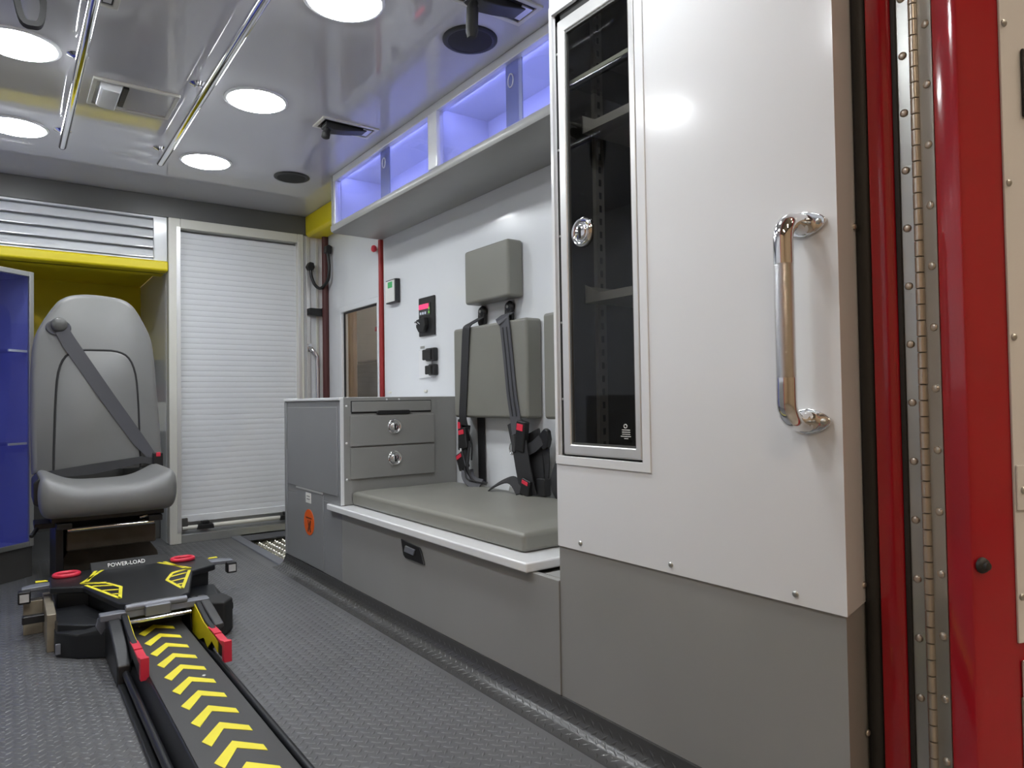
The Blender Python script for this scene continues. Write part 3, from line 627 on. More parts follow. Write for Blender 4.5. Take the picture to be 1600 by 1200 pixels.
t = MB(); t.box(1.4885, 1.490, 2.392, 2.402, 0.575, 0.595); obj('care_tag', t, 'paper', hn)
# cluster of webbing by the second strap
buckle((1.492, 1.985, 0.650), 0.11, 0.052, 8)
t = MB(); t.ribbon(smoothpath([(1.495, 2.015, 0.70), (1.490, 1.985, 0.62), (1.488, 1.965, 0.55), (1.492, 1.945, 0.47), (1.50, 1.94, 0.443)]), (0, 1, 0), 0.058, 0.002); obj('lap_strap', t, 'strap', hn, smooth=40)
t = MB(); t.ribbon(smoothpath([(1.510, 2.03, 0.68), (1.508, 2.02, 0.60), (1.508, 2.01, 0.50), (1.51, 2.0, 0.445)]), (0, 1, 0), 0.045, 0.002); obj('webbing_tail', t, 'strap', hn, smooth=40)
t = MB(); t.ribbon(smoothpath([(1.500, 1.965, 0.60), (1.506, 1.93, 0.615), (1.515, 1.90, 0.64)]), (0, 0.5, 1), 0.040, 0.003); obj('webbing_tail', t, 'strap', hn, smooth=40)
t = MB(); t.prism([(1.915, 0.640), (1.905, 0.665), (1.885, 0.680), (1.868, 0.672), (1.862, 0.640), (1.872, 0.612), (1.890, 0.602), (1.910, 0.615)], 'x', 1.512, 1.532); obj('retractor', t, 'black', hn, bevel=0.005)
t = MB(); t.ribbon(smoothpath([(1.525, 1.892, 0.61), (1.525, 1.895, 0.53), (1.52, 1.905, 0.45)]), (0, 1, 0), 0.040, 0.002); obj('lap_strap', t, 'strap', hn, smooth=40)
ring = [(1.50, 2.058+0.013*math.cos(2*math.pi*k/16), 0.600+0.020*math.sin(2*math.pi*k/16)) for k in range(16)]
t = MB(); t.ring(ring, 0.0035, 8); obj('steel_ring', t, 'chrome', hn, smooth=60)
t = MB(); t.box(1.490, 1.506, 2.028, 2.050, 0.59, 0.655); obj('latch_tongue', t, 'cotgrey', hn, bevel=0.003)
t = MB(); t.ribbon(smoothpath([(1.47, 2.165, 0.443), (1.485, 2.12, 0.470), (1.49, 2.06, 0.488), (1.49, 2.02, 0.475), (1.485, 1.985, 0.446)]), (1, 0, 0.6), 0.040, 0.002); obj('lap_strap', t, 'strap', hn, smooth=40)
t = MB(); t.prism([(2.055, 0.446), (2.045, 0.468), (2.015, 0.462), (2.01, 0.446)], 'x', 1.478, 1.486); obj('latch_tongue', t, 'chrome', hn, bevel=0.001)
buckle((1.488, 1.955, 0.470), 0.06, 0.050, 15)
t = MB(); t.box(1.50, 1.530, 1.872, 1.918, 0.443, 0.505); obj('buckle', t, 'black', hn, bevel=0.004)
hn2 = MB(); hn2.ribbon(smoothpath([(1.52, 1.80, 0.57), (1.51, 1.815, 0.52), (1.51, 1.815, 0.47), (1.52, 1.80, 0.443)]), (0, 1, 0), 0.05, 0.004)
tag(obj('seat_belt', hn2, 'strap', smooth=40), 'loose black seat belt end beside the white rear cabinet', 'seat belt')

# ================================================================ WALL FITTINGS
bd = thing('wall_badge', 'small white and green card in a black holder on the wall', 'card holder', (1.56, 3.13, 1.27))
t = MB(); t.box(XW-0.026, XW-0.0005, 3.078, 3.186, 1.272, 1.390); obj('holder', t, 'black', bd, bevel=0.002)
t = MB(); t.box(XW-0.028, XW-0.026, 3.088, 3.186, 1.278, 1.384); cd = obj('card', t, 'paper', bd)
t = MB(); t.box(XW-0.029, XW-0.028, 3.110, 3.158, 1.348, 1.378); obj('green_print', t, 'green', cd)
cp = thing('control_panel', 'black wall control panel with red digital display and knob', 'control panel', (1.565, 2.8, 1.08))
t = MB(); t.box(XW-0.010, XW-0.0005, 2.730, 2.875, 1.082, 1.262); obj('plate', t, 'black', cp, bevel=0.003)
t = MB(); t.box(XW-0.013, XW-0.010, 2.762, 2.866, 1.176, 1.232); kp = obj('keypad', t, 'cotgrey', cp, bevel=0.001)
t = MB(); t.box(XW-0.0145, XW-0.013, 2.775, 2.862, 1.207, 1.229); obj('display', t, 'display', kp)
for i in range(3):
    t = MB(); t.box(XW-0.0145, XW-0.013, 2.842-i*0.022, 2.856-i*0.022, 1.182, 1.194); obj('button', t, 'button', kp, bevel=0.001)
for i in range(2):
    t = MB(); t.box(XW-0.0145, XW-0.013, 2.764, 2.776, 1.182+i*0.018, 1.194+i*0.018); obj('button', t, 'buttongreen', kp, bevel=0.001)
t = MB(); t.prism([(2.845, 1.100), (2.80, 1.098), (2.782, 1.13), (2.79, 1.166), (2.865, 1.160), (2.868, 1.125)], 'x', XW-0.030, XW-0.010); kb = obj('switch_guard', t, 'blackmatte', cp, bevel=0.004)
for y in (2.852, 2.828):
    t = MB(); t.tube([(XW-0.030, y, 1.140), (XW-0.042, y, 1.148)], 0.005, 8); obj('toggle', t, 'chrome', kb, smooth=60)
op = thing('outlet_plate', 'white wall outlet plate with two black flip covers', 'outlet', (1.565, 2.8, 0.885))
t = MB(); t.box(XW-0.008, XW-0.0005, 2.765, 2.886, 0.888, 1.020); obj('plate', t, 'white', op, bevel=0.002)
for z0, z1, y1 in ((0.962, 1.022, 2.812), (0.896, 0.948, 2.788)):
    t = MB(); t.box(XW-0.024, XW-0.001, 2.712, y1-0.02, z0, z1); fc = obj('flip_cover', t, 'black', op, bevel=0.006, bseg=3)
    t = MB(); t.box(XW-0.030, XW-0.020, 2.735, y1, z0+0.006, z1-0.006); obj('cover_lid', t, 'blackmatte', fc, bevel=0.004)
t = MB(); t.box(XW-0.0015, XW-0.0005, 2.838, 2.878, 1.026, 1.038); obj('print_label', t, 'shelfgrey', op)
for y in (3.20, 2.83):
    t = MB(); t.box(XW-0.006, XW-0.0005, y-0.018, y+0.012, 0.822, 0.832); tag(obj('cable_clip', t, 'cream', bevel=0.001), 'tiny cream cable clip on the wall above the drawer cabinet', 'clip', 'wall cable clips')

# ================================================================ REAR CABINET
rc = thing('rear_cabinet', 'tall white rear cabinet with narrow tinted window door and grey base', 'cabinet', (1.31, 0.92, F))
ZS = 0.436
wy0, wy1, wz0, wz1 = 0.986, 1.252, 0.648, 1.694
t = MB(); t.hole_x(XA, XA+0.006, YR+0.006, 1.262, ZS, H-0.002, wy0, wy1, wz0, wz1)
t.prism([(XA, YR), (1.156, 0.592), (1.156, 0.598), (XA, YR+0.006)], 'z', ZS, H-0.002)
obj('white_panel', t, 'white', rc)
t = MB(); t.box(XA+0.004, XA+0.012, YR+0.012, 1.2615, F+0.001, ZS-0.001); t.prism([(XA+0.004, YR+0.004), (1.156, 0.5945), (1.156, 0.60), (XA+0.004, YR+0.012)], 'z', F+0.001, ZS-0.001); obj('grey_panel', t, 'grey', rc)
t = MB(); t.box(XA+0.006, XW-0.001, 1.250, 1.262, F+0.001, H-0.002); obj('far_panel', t, 'white', rc)
t = MB(); t.box(XA+0.013, XW-0.002, 0.63, 0.64, F+0.001, H-0.002); t.box(XW-0.012, XW-0.002, 0.64, 1.249, F+0.001, H-0.002); t.box(XA+0.013, XW-0.012, 0.64, 1.249, F+0.001, 0.60)
t.box(XA+0.013, XW-0.012, 1.240, 1.2495, 0.60, H-0.003); t.box(XA+0.0065, XA+0.02, 0.64, wy0-0.02, 0.60, H-0.003); obj('interior', t, 'interior', rc)
# trim flange and window door
t = MB(); t.hole_x(XA-0.003, XA+0.0005, 0.964, 1.2615, 0.628, 1.716, wy0, wy1, wz0, wz1); obj('window_flange', t, 'white', rc, bevel=0.0012)
wd = MB(); wd.hole_x(XA-0.004, XA+0.014, 0.9875, 1.231, 0.652, 1.668, 1.003, 1.206, 0.676, 1.636); wdoor = obj('window_door', wd, 'alu', rc, bevel=0.004, bseg=3)
t = MB(); t.box(XA+0.002, XA+0.006, 1.003, 1.206, 0.676, 1.636); pane = obj('window_pane', t, 'tintpane', wdoor)
t = MB(); t.hole_x(XA-0.001, XA+0.008, 1.0035, 1.2055, 0.6765, 1.6355, 1.006, 1.202, 0.680, 1.631); obj('glazing_strip', t, 'greydark', wdoor)
t = MB(); t.box(XA+0.008, XA+0.012, 1.2315, 1.2515, 0.65, 1.692); t.box(XA+0.008, XA+0.012, 0.987, 1.2515, 1.6685, 1.693); t.box(XA+0.008, XA+0.012, 1.003, 1.24, wz0, 0.6515); obj('door_gap', t, 'blackmatte', rc)
for z in (1.60, 1.37, 1.165, 0.96, 0.78): screw((XA+0.008, 1.245, z), '-x', rc, 0.003, 'steel')
ring_latch((XA+0.001, 1.158, 1.156), 'x', wdoor, 0.034)
# etched marking on the glass
t = MB(); t.ring([(XA+0.0012, 1.036+0.0045*math.cos(2*math.pi*k/14), 0.721+0.0038*math.sin(2*math.pi*k/14)) for k in range(14)], 0.0010, 6)
for k, (a, b) in enumerate(((1.046, 1.022), (1.046, 1.022), (1.046, 1.022), (1.050, 1.020), (1.040, 1.028))):
    z = 0.713 - k*0.0045; n_ = 3 if k < 4 else 2; wl_ = (a-b)/n_
    for q in range(n_): t.box(XA+0.0008, XA+0.0019, a-q*wl_-wl_*0.86, a-q*wl_, z-0.0008, z+0.0008)
obj('etched_mark', t, 'paper', wdoor)
# shelves inside
t = MB(); t.box(1.085, 1.50, 0.66, 1.239, 1.527, 1.537); obj('shelf', t, 'tintpane', rc)
t = MB(); t.box(1.081, 1.085, 0.66, 1.239, 1.527, 1.536); obj('shelf_edge', t, 'plexiedge', rc)
for zc in (1.416, 1.008):
    t = MB()
    t.prism([(1.225, zc), (1.225, zc+0.044), (1.180, zc+0.020), (0.70, zc+0.020), (0.70, zc)], 'x', 1.116, 1.120)
    t.box(1.120, 1.45, 0.70, 1.225, zc, zc+0.004); t.box(1.116, 1.45, 1.222, 1.225, zc, zc+0.040)
    obj('shelf_tray', t, 'traygrey', rc)
for x in (1.16, 1.40):
    t = MB(); t.box(x, x+0.028, 1.228, 1.2395, 0.62, 1.88); tr = obj('shelf_track', t, 'shelfgrey', rc)
    t = MB()
    for k in range(36): t.box(x+0.010, x+0.018, 1.2272, 1.2282, 0.66+k*0.032, 0.676+k*0.032)
    o_ = obj('track_slots', t, 'black', tr); o_['kind'] = 'stuff'
for y in (1.183, 0.919, 0.654): screw((XA, y, 0.453), '-x', rc, 0.0055, 'steel')
for z in (1.060, 0.466, 0.225): screw((1.142, 0.588, z), '-y', rc, 0.0055, 'knuckle')

# grab handle on the cabinet
gh = thing('grab_handle', 'vertical chrome grab handle with knurled grip on the white rear cabinet', 'handle', (XA, 0.62, 0.72))
yh = 0.622; zt, zb = 1.057, 0.738; off = 0.062; rr = 0.0155
path = [Vector((XA-0.004, yh, zt))] + [Vector((XA-off+0.030, yh, zt-0.0))] + arc((XA-off+0.030, yh, zt-0.030), 0.030, 90, 180, 6, 'xz')[1:] + [Vector((XA-off, yh, zt-0.07))]
pathb = [Vector((p.x, p.y, zb+(zt-p.z))) for p in path][::-1]
t = MB(); t.tube(path, rr, 20); obj('bend', t, 'chrome', gh, smooth=60)
t = MB(); t.tube(pathb, rr, 20); obj('bend', t, 'chrome', gh, smooth=60)
t = MB(); t.tube([(XA-off, yh, zb+0.06), (XA-off, yh, zt-0.06)], rr-0.0006, 24); obj('grip', t, 'knurl', gh, smooth=60)
for z in (zt, zb):
    t = MB()
    prof = []
    for k in range(32):
        a = 2*math.pi*k/32; c_, s_ = math.cos(a), math.sin(a)
        prof.append((yh + 0.039*math.copysign(abs(c_)**1.5, c_), z + 0.021*s_))
    t.prism(prof, 'x', XA-0.006, XA-0.0003); fl2 = obj('flange', t, 'chrome', gh, bevel=0.002)
    t = MB(); t.lathe([(0.0175, -0.006), (0.0175, -0.010), (0.0162, -0.015), (0.0155, -0.02)], (XA, yh, z), 'x', 20); obj('socket', t, 'chrome', fl2, smooth=50)
    for sy in (-1, 1): screw((XA-0.006, yh+sy*0.0275, z), '-x', fl2, 0.005, 'steel')

# ================================================================ REAR DOOR ON ITS CONTINUOUS HINGE
HX, HY = 1.148, 0.489
ch = thing('continuous_hinge', 'full height steel continuous hinge between red frame and rear door', 'hinge', (HX, HY, -0.1))
t = MB(); t.box(1.1585, 1.1615, 0.493, 0.5194, -0.10, H); obj('frame_leaf', t, 'steel', ch)
ang = R(-108)     # direction of the door edge seen in plan
ed_ = Vector((math.cos(ang), math.sin(ang), 0)); pn = Vector((math.cos(R(-18)), math.sin(R(-18)), 0))
def plan(s, n_, z): return Vector((HX, HY, 0)) + ed_*s + pn*n_ + Vector((0, 0, z))
def dprism(poly, z0, z1):
    t = MB(); n_ = len(poly); vs = [plan(a, b, z0) for a, b in poly]+[plan(a, b, z1) for a, b in poly]
    t.add(vs, [tuple(range(n_-1, -1, -1)), tuple(range(n_, 2*n_))]+[(i, (i+1) % n_, n_+(i+1) % n_, n_+i) for i in range(n_)]); return t
obj('door_leaf', dprism([(0.004, 0.0), (0.030, 0.0), (0.030, 0.003), (0.004, 0.003)], -0.05, H), 'steel', ch)
t = MB(); t.tube([(1.1585, 0.4935, -0.1), (1.151, 0.4915, -0.1)], 0.001, 6)
kmb = None; kz = 0.0248
for k in range(74):
    z0 = 0.05 + k*kz
    if kmb is None:
        t = MB(); t.lathe([(0.0052, 0.0004), (0.0066, 0.0012), (0.0066, kz-0.0012), (0.0052, kz-0.0004)], (HX-0.002, HY, z0), 'z', 12); kmb = obj('knuckle', t, 'knuckle', ch, smooth=50)
    else:
        c = kmb.copy(); col.objects.link(c); c.parent = ch; c.location.z = k*kz
t = MB(); t.tube([(HX-0.002, HY, 0.0), (HX-0.002, HY, H)], 0.0042, 10); obj('pin', t, 'black', ch, smooth=60)
for k in range(15): screw((1.1585, 0.511, 1.321+0.0925*(k-11)), '-x', ch, 0.0062, 'knuckle')
for k in range(15):
    p = plan(0.021, -0.0002, 1.255+0.0935*(k-11))
    o = screw(p, '-x', ch, 0.0062, 'knuckle'); o.rotation_euler.z = R(-18)
# door leaf
rd = thing('rear_door', 'red rear door swung open with pale inner panel', 'door', plan(0.04, 0.3, -0.05))
TH = 0.072
poly = [(0.002, 0.0035), (0.030, 0.0035), (0.031, 0.0), (TH-0.014, 0.0), (TH-0.004, 0.004), (TH, 0.014), (TH, 0.62), (0.002, 0.62)]
obj('shell', dprism(poly, -0.05, H), 'red', rd, bevel=0.002)
def dplate(n0, n1, z0, z1, s0, s1, m, nm, par, bevel=0.0015): return obj(nm, dprism([(s0, n0), (s0, n1), (s1, n1), (s1, n0)], z0, z1), m, par, bevel=bevel)
ip = obj('inner_panel', dprism([(TH+0.0003, 0.082), (TH+0.0003, 0.60), (TH+0.004, 0.60), (TH+0.004, 0.082)], 0.41, H-0.03), 'white', rd, bevel=0.0012)
lpn = obj('lower_panel', dprism([(TH+0.0003, 0.087), (TH+0.0003, 0.60), (TH+0.003, 0.60), (TH+0.003, 0.087)], -0.03, 0.33), 'grey', rd, bevel=0.0012)
dplate(0.084, 0.60, 0.605, 0.672, TH+0.0042, TH+0.0075, 'white', 'cross_strap', rd, 0.003)
dplate(0.088, 0.60, 0.325, 0.385, TH+0.0006, TH+0.006, 'white', 'cross_strap', rd, 0.004)
wf = dplate(0.121, 0.30, 1.195, 1.30, TH+0.0042, TH+0.010, 'black', 'latch_recess', rd, 0.006)
for z in (1.335, 1.093, 0.862, 0.478):
    o = screw(plan(TH+0.004, 0.090, z), '-y', rd, 0.0055, 'steel'); o.rotation_euler.z = R(-18)
for z, s in ((0.635, TH+0.0075), (0.345, TH+0.006)):
    o = screw(plan(s, 0.095, z), '-y', rd, 0.0055, 'steel'); o.rotation_euler.z = R(-18)
t = MB(); t.lathe([(0.0115, 0), (0.0115, -0.002), (0.0095, -0.006), (0.006, -0.007), (0.0055, -0.011), (0.003, -0.012)], (0, 0, 0), 'y', 18)
T_ = Matrix.Translation(plan(TH, 0.017, 0.530)) @ Matrix.Rotation(R(-18), 4, 'Z'); bpn = obj('rubber_bumper', t, 'rubber', rd, smooth=50, T=T_)

# ================================================================ BLUE LIT CABINET BY THE ALCOVE
bc = thing('blue_cabinet', 'angled cabinet glowing blue behind a clear door beside the captain seat', 'cabinet', (-0.2, 3.6, F))
A_ = Vector((0.100, 3.760, 0)); dirv = Vector((-0.766, -0.643, 0)); inn = Vector((-0.643, 0.766, 0))
def bp(u, v, z): return A_ + dirv*u + inn*v + Vector((0, 0, z))
def bbox(u0, u1, v0, v1, z0, z1):
    t = MB(); vs = [bp(u, v, z) for z in (z0, z1) for v in (v0, v1) for u in (u0, u1)]
    return t.add(vs, [(0,2,3,1), (4,5,7,6), (0,1,5,4), (1,3,7,5), (3,2,6,7), (2,0,4,6)])
obj('base', bbox(0, 0.60, 0.01, 0.30, F, 0.165), 'greydark', bc, bevel=0.002)
c_ = MB(); 
for q in (bbox(0.002, 0.012, 0.01, 0.30, 0.165, 1.37), bbox(0.59, 0.60, 0.01, 0.30, 0.165, 1.37), bbox(0.012, 0.59, 0.285, 0.30, 0.165, 1.37), bbox(0.012, 0.59, 0.01, 0.285, 0.165, 0.175), bbox(0.0, 0.60, 0.012, 0.30, 1.36, 1.380)): c_.add(q.v, q.f)
obj('body', c_, 'bluepanel', bc)
f_ = MB()
for q in (bbox(0.0, 0.022, 0, 0.012, 0.165, 1.385), bbox(0.578, 0.60, 0, 0.012, 0.165, 1.385), bbox(0.022, 0.578, 0, 0.012, 0.165, 0.187), bbox(0.022, 0.578, 0, 0.012, 1.363, 1.385)): f_.add(q.v, q.f)
obj('door_frame', f_, 'steel', bc, bevel=0.002)
obj('door_pane', bbox(0.022, 0.578, 0.004, 0.008, 0.187, 1.363), 'clearpane', bc)
for z in (0.62, 1.03):
    s_ = obj('shelf', bbox(0.013, 0.589, 0.03, 0.284, z-0.004, z+0.004), 'clearpane', bc)
    obj('shelf_edge', bbox(0.013, 0.10, 0.024, 0.030, z-0.005, z+0.005), 'plexiedge', s_)
obj('led_strip', bbox(0.40, 0.412, 0.02, 0.032, 0.19, 1.355), 'leddeep', bc)

# ================================================================ CAPTAIN SEAT
YS = 3.47
cs = thing('captain_seat', 'grey vinyl captain seat with diagonal seat belt before the alcove', 'seat', (0.335, 3.35, F))
k_ = 3.47/3.45
def sp_(pts): # outline in x,z on the seat back plane
    return [(x, z) for x, z in pts]
# outline traced as real sizes (metres)
out = [(0.084, 0.500), (0.080, 0.700), (0.081, 0.930), (0.091, 1.055), (0.116, 1.130), (0.166, 1.218), (0.200, 1.252), (0.245, 1.268), (0.310, 1.273), (0.395, 1.266), (0.437, 1.252), (0.470, 1.222), (0.506, 1.155), (0.534, 1.085), (0.546, 1.000), (0.556, 0.850), (0.568, 0.660), (0.575, 0.500)]
def dens(p, n=3):
    q = smoothpath([(a, 0, b) for a, b in p], n); return [(v.x, v.z) for v in q]
o_out = dens(out)
bk = MB(); rings = []; cxs = 0.327; czs = 0.80
lay = [(0.105, 0.93), (0.085, 0.985), (0.05, 1.0), (0.022, 0.992), (0.008, 0.965), (0.0, 0.92)]
n_ = len(o_out)
for dy, s in lay: bk.v += [Vector((cxs+(x-cxs)*s, YS+dy, czs+(z-czs)*(s*0.6+0.4))) for x, z in o_out]
for i in range(len(lay)-1):
    for k in range(n_): bk.f.append((i*n_+k, i*n_+(k+1) % n_, (i+1)*n_+(k+1) % n_, (i+1)*n_+k))
bk.f += [tuple(range(n_)), tuple((len(lay)-1)*n_+k for k in range(n_-1, -1, -1))]
# lean the back slightly
for v in bk.v: v.y += (v.z-0.5)*0.06
back = obj('backrest', bk, 'seatvinyl', cs, smooth=55)
def lean(v): v.y += (v.z-0.5)*0.06; return v
ins = [(0.160, 0.505), (0.163, 0.640), (0.168, 0.800), (0.178, 0.925), (0.205, 0.995), (0.255, 1.020), (0.320, 1.024), (0.395, 1.020), (0.440, 0.992), (0.465, 0.920), (0.474, 0.800), (0.478, 0.640), (0.480, 0.505)]
i_out = dens(ins)
im = MB(); n2 = len(i_out)
for dy, s in ((0.01, 1.0), (-0.004, 0.995), (-0.010, 0.96)): im.v += [Vector((cxs+(x-cxs)*s, YS+dy, 0.76+(z-0.76)*s)) for x, z in i_out]
for i in range(2):
    for k in range(n2): im.f.append((i*n2+k, i*n2+(k+1) % n2, (i+1)*n2+(k+1) % n2, (i+1)*n2+k))
im.f += [tuple(2*n2+k for k in range(n2-1, -1, -1))]
for v in im.v: lean(v)
obj('back_insert', im, 'seatvinyl', cs, smooth=50)
pp = MB(); pp.tube([lean(Vector((x, YS-0.002, z))) for x, z in i_out], 0.0055, 8); obj('piping', pp, 'blackmatte', back, smooth=60)
# seat cushion: grid with bolsters
cm = MB(); nx, ny = 8, 5; X0, X1, Y0, Y1 = 0.090, 0.560, 3.02, 3.52
def ctop(u, v):
    b = abs(2*u-1); z = 0.484 + 0.062*max(0, (b-0.45)/0.55)**1.3 - 0.012*math.cos((2*u-1)*1.4)
    z += 0.012*(1-v)*(1-b) ; return z
def cbot(u, v): return 0.362 + 0.02*v
vs = []; fs = []
for lvl in range(2):
    for j in range(ny+1):
        for i in range(nx+1):
            u, v = i/nx, j/ny; bow = 0.022*(1-(2*u-1)**2)
            y = Y0 - bow*(1-v) + (Y1-Y0)*v
            vs.append((X0+(X1-X0)*u, y, ctop(u, v) if lvl == 0 else cbot(u, v)))
N_ = (nx+1)*(ny+1)
for j in range(ny):
    for i in range(nx):
        a = j*(nx+1)+i; fs.append((a, a+1, a+nx+2, a+nx+1)); fs.append((N_+a, N_+a+nx+1, N_+a+nx+2, N_+a+1))
for i in range(nx): a = i; fs.append((a, N_+a, N_+a+1, a+1)); a = ny*(nx+1)+i; fs.append((a, a+1, N_+a+1, N_+a))
for j in range(ny): a = j*(nx+1); fs.append((a, a+nx+1, N_+a+nx+1, N_+a)); a = j*(nx+1)+nx; fs.append((a, N_+a, N_+a+nx+1, a+nx+1))
cm.add(vs, fs); obj('seat_cushion', cm, 'seatvinyl', cs, sub=3)
# base and mechanism
t = MB(); t.box(0.135, 0.515, 3.10, 3.55, 0.345, 0.372); t.box(0.15, 0.20, 3.07, 3.5, 0.322, 0.345); t.box(0.455, 0.505, 3.07, 3.5, 0.322, 0.345); obj('seat_frame', t, 'black', cs, bevel=0.003)
t = MB(); t.tube([(0.185, 3.085, 0.318), (0.475, 3.085, 0.318)], 0.008, 10); t.tube([(0.43, 3.12, 0.335), (0.50, 3.12, 0.350)], 0.007, 8); obj('slide_bar', t, 'chrome', cs, smooth=60)
t = MB(); t.box(0.19, 0.47, 3.12, 3.5, 0.30, 0.322); obj('slide_plate', t, 'seatbase', cs, bevel=0.003)
t = MB(); t.box(0.185, 0.495, 3.16, 3.52, 0.225, 0.30); obj('swivel_box', t, 'seatbase', cs, bevel=0.006)
t = MB(); t.prism([(0.175, F), (0.175, 0.17), (0.200, 0.224), (0.480, 0.224), (0.515, 0.17), (0.545, F)], 'y', 3.26, 3.58); obj('pedestal', t, 'seatbase', cs, bevel=0.004)
t = MB(); t.box(0.150, 0.176, 3.14, 3.56, F, 0.322); obj('side_plate', t, 'black', cs, bevel=0.003)
t = MB(); t.box(0.085, 0.16, 3.18, 3.32, 0.318, 0.338); t.tube([(0.10, 3.20, 0.328), (0.075, 3.14, 0.30)], 0.008, 8); obj('slide_lever', t, 'black', cs, bevel=0.002)
t = MB(); t.prism([(0.080, 0.42), (0.080, 0.50), (0.098, 0.52), (0.115, 0.44), (0.112, 0.40)], 'y', 3.10, 3.36); obj('side_cover', t, 'black', cs, bevel=0.006)
# belt guide, belt, buckle
def onback(x, z, d=0.0): return lean(Vector((x, YS-d, z)))
t = MB(); c0 = onback(0.178, 1.125, 0.0)
prof = [(c0.x+0.046*math.cos(2*math.pi*k/24), c0.z+0.034*math.sin(2*math.pi*k/24)-0.008) for k in range(24)]
t.prism(prof, 'y', c0.y-0.012, c0.y+0.004); bg = obj('belt_guide', t, 'strapgrey', cs, bevel=0.004)
t = MB(); t.lathe([(0.030, 0.0), (0.030, -0.012), (0.022, -0.020), (0.004, -0.021)], (c0.x+0.002, c0.y-0.010, c0.z+0.004), 'y', 20); obj('guide_cap', t, 'greydark', bg, smooth=50)
t = MB(); t.ribbon([onback(0.190, 1.105, 0.016), onback(0.215, 1.055, 0.017), onback(0.345, 0.835, 0.017), onback(0.475, 0.625, 0.014), onback(0.545, 0.525, 0.024)], (1, 0, 0.5), [0.050, 0.056, 0.056, 0.052, 0.030], 0.0016); obj('shoulder_belt', t, 'strapgrey', cs, smooth=40)
t = MB(); t.ribbon([onback(0.130, 0.498, 0.02), onback(0.30, 0.512, 0.022), onback(0.485, 0.540, 0.02), onback(0.535, 0.53, 0.03)], (0, 0.2, 1), [0.03, 0.045, 0.03, 0.03], 0.0016); obj('lap_belt', t, 'strap', cs, smooth=40)
t = MB(); t.box(0.525, 0.565, YS-0.055, YS-0.025, 0.485, 0.570); bk_ = obj('belt_buckle', t, 'black', cs, bevel=0.005)
t = MB(); t.box(0.536, 0.554, YS-0.058, YS-0.054, 0.553, 0.572); obj('release_button', t, 'redplastic', bk_, bevel=0.002)

# small storage seen past the seat, against the alcove side
sh = thing('alcove_console', 'narrow console with dark band and beige boxes inside the alcove', 'console', (0.66, 4.6, F))
t = MB(); t.box(0.60, 0.704, 4.35, 5.04, F, 0.62); obj('body', t, 'greydark', sh, bevel=0.004)
t = MB(); t.box(0.64, 0.704, 4.55, 5.0, 0.90, 1.05); obj('dark_band', t, 'black', sh, bevel=0.004)
t = MB(); t.box(0.62, 0.704, 4.5, 5.0, 0.625, 0.80); obj('beige_box', t, 'cream', sh, bevel=0.004)
t = MB(); t.box(0.63, 0.704, 4.52, 5.0, 0.802, 0.895); obj('brown_box', t, 'darkred', sh, bevel=0.004)

# ================================================================ COT FASTENER ON THE FLOOR
CX = 0.370
cf = thing('cot_fastener', 'black stretcher loading unit with yellow chevron track on the floor', 'stretcher loader', (CX, 2.0, F))
def mir(poly): return [(CX-(x-CX), y) for x, y in poly][::-1]
# track
t = MB(); t.prism([(0.268, F), (0.268, 0.060), (0.290, 0.094), (0.450, 0.094), (0.472, 0.060), (0.472, F)], 'y', 0.62, 2.52); trk = obj('track', t, 'blackcot', cf, bevel=0.003)
t = MB(); t.box(0.292, 0.448, 0.62, 2.48, 0.094, 0.098); obj('track_cover', t, 'cotgrey', cf, bevel=0.0015)
for x in (0.259, 0.481):
    t = MB(); t.tube([(x, 0.62, 0.062), (x, 2.4, 0.062)], 0.009, 10); obj('track_rail', t, 'blackcot', cf, smooth=60)
t = MB(); t.box(0.472, 0.500, 0.62, 2.4, F, 0.040); t.box(0.240, 0.268, 0.62, 2.4, F, 0.040); obj('track_flange', t, 'blackcot', cf, bevel=0.002)
chv = None; w2 = 0.046; dy_ = 0.064; th_ = 0.036
for k in range(-1, 17):
    y = 2.414 - k*0.1032
    if chv is None:
        t = MB(); t.prism([(CX-w2*1.1, y-dy_*1.1), (CX, y), (CX+w2, y-dy_*0.85), (CX+w2, y-dy_*0.85-th_*0.8), (CX, y-th_), (CX-w2*0.85, y-dy_*1.1-th_*0.9)], 'z', 0.0979, 0.0990)
        chv = obj('chevron_mark', t, 'chevron', cf)
        y0c = y
    else:
        c = chv.copy(); col.objects.link(c); c.parent = cf; c.location.y = y - y0c
for y in (1.88, 1.10): screw((0.402, y, 0.098), 'z', cf, 0.006, 'steel')
# head deck
deck = [(CX-0.252, 2.905), (CX-0.255, 2.73), (CX-0.165, 2.675), (CX-0.098, 2.385), (CX-0.070, 2.355), (CX+0.070, 2.355), (CX+0.098, 2.385), (CX+0.165, 2.675), (CX+0.255, 2.73), (CX+0.252, 2.905), (CX+0.12, 2.945), (CX-0.12, 2.945)]
t = MB(); t.prism(deck, 'z', 0.168, 0.190); dk = obj('deck', t, 'blackcot', cf, bevel=0.006)
t = MB(); t.prism([(CX-0.235, 2.885), (CX-0.235, 2.75), (CX-0.150, 2.69), (CX-0.085, 2.42), (CX+0.085, 2.42), (CX+0.150, 2.69), (CX+0.235, 2.75), (CX+0.235, 2.885)], 'z', F, 0.168); obj('deck_core', t, 'blackcot', cf, bevel=0.004)
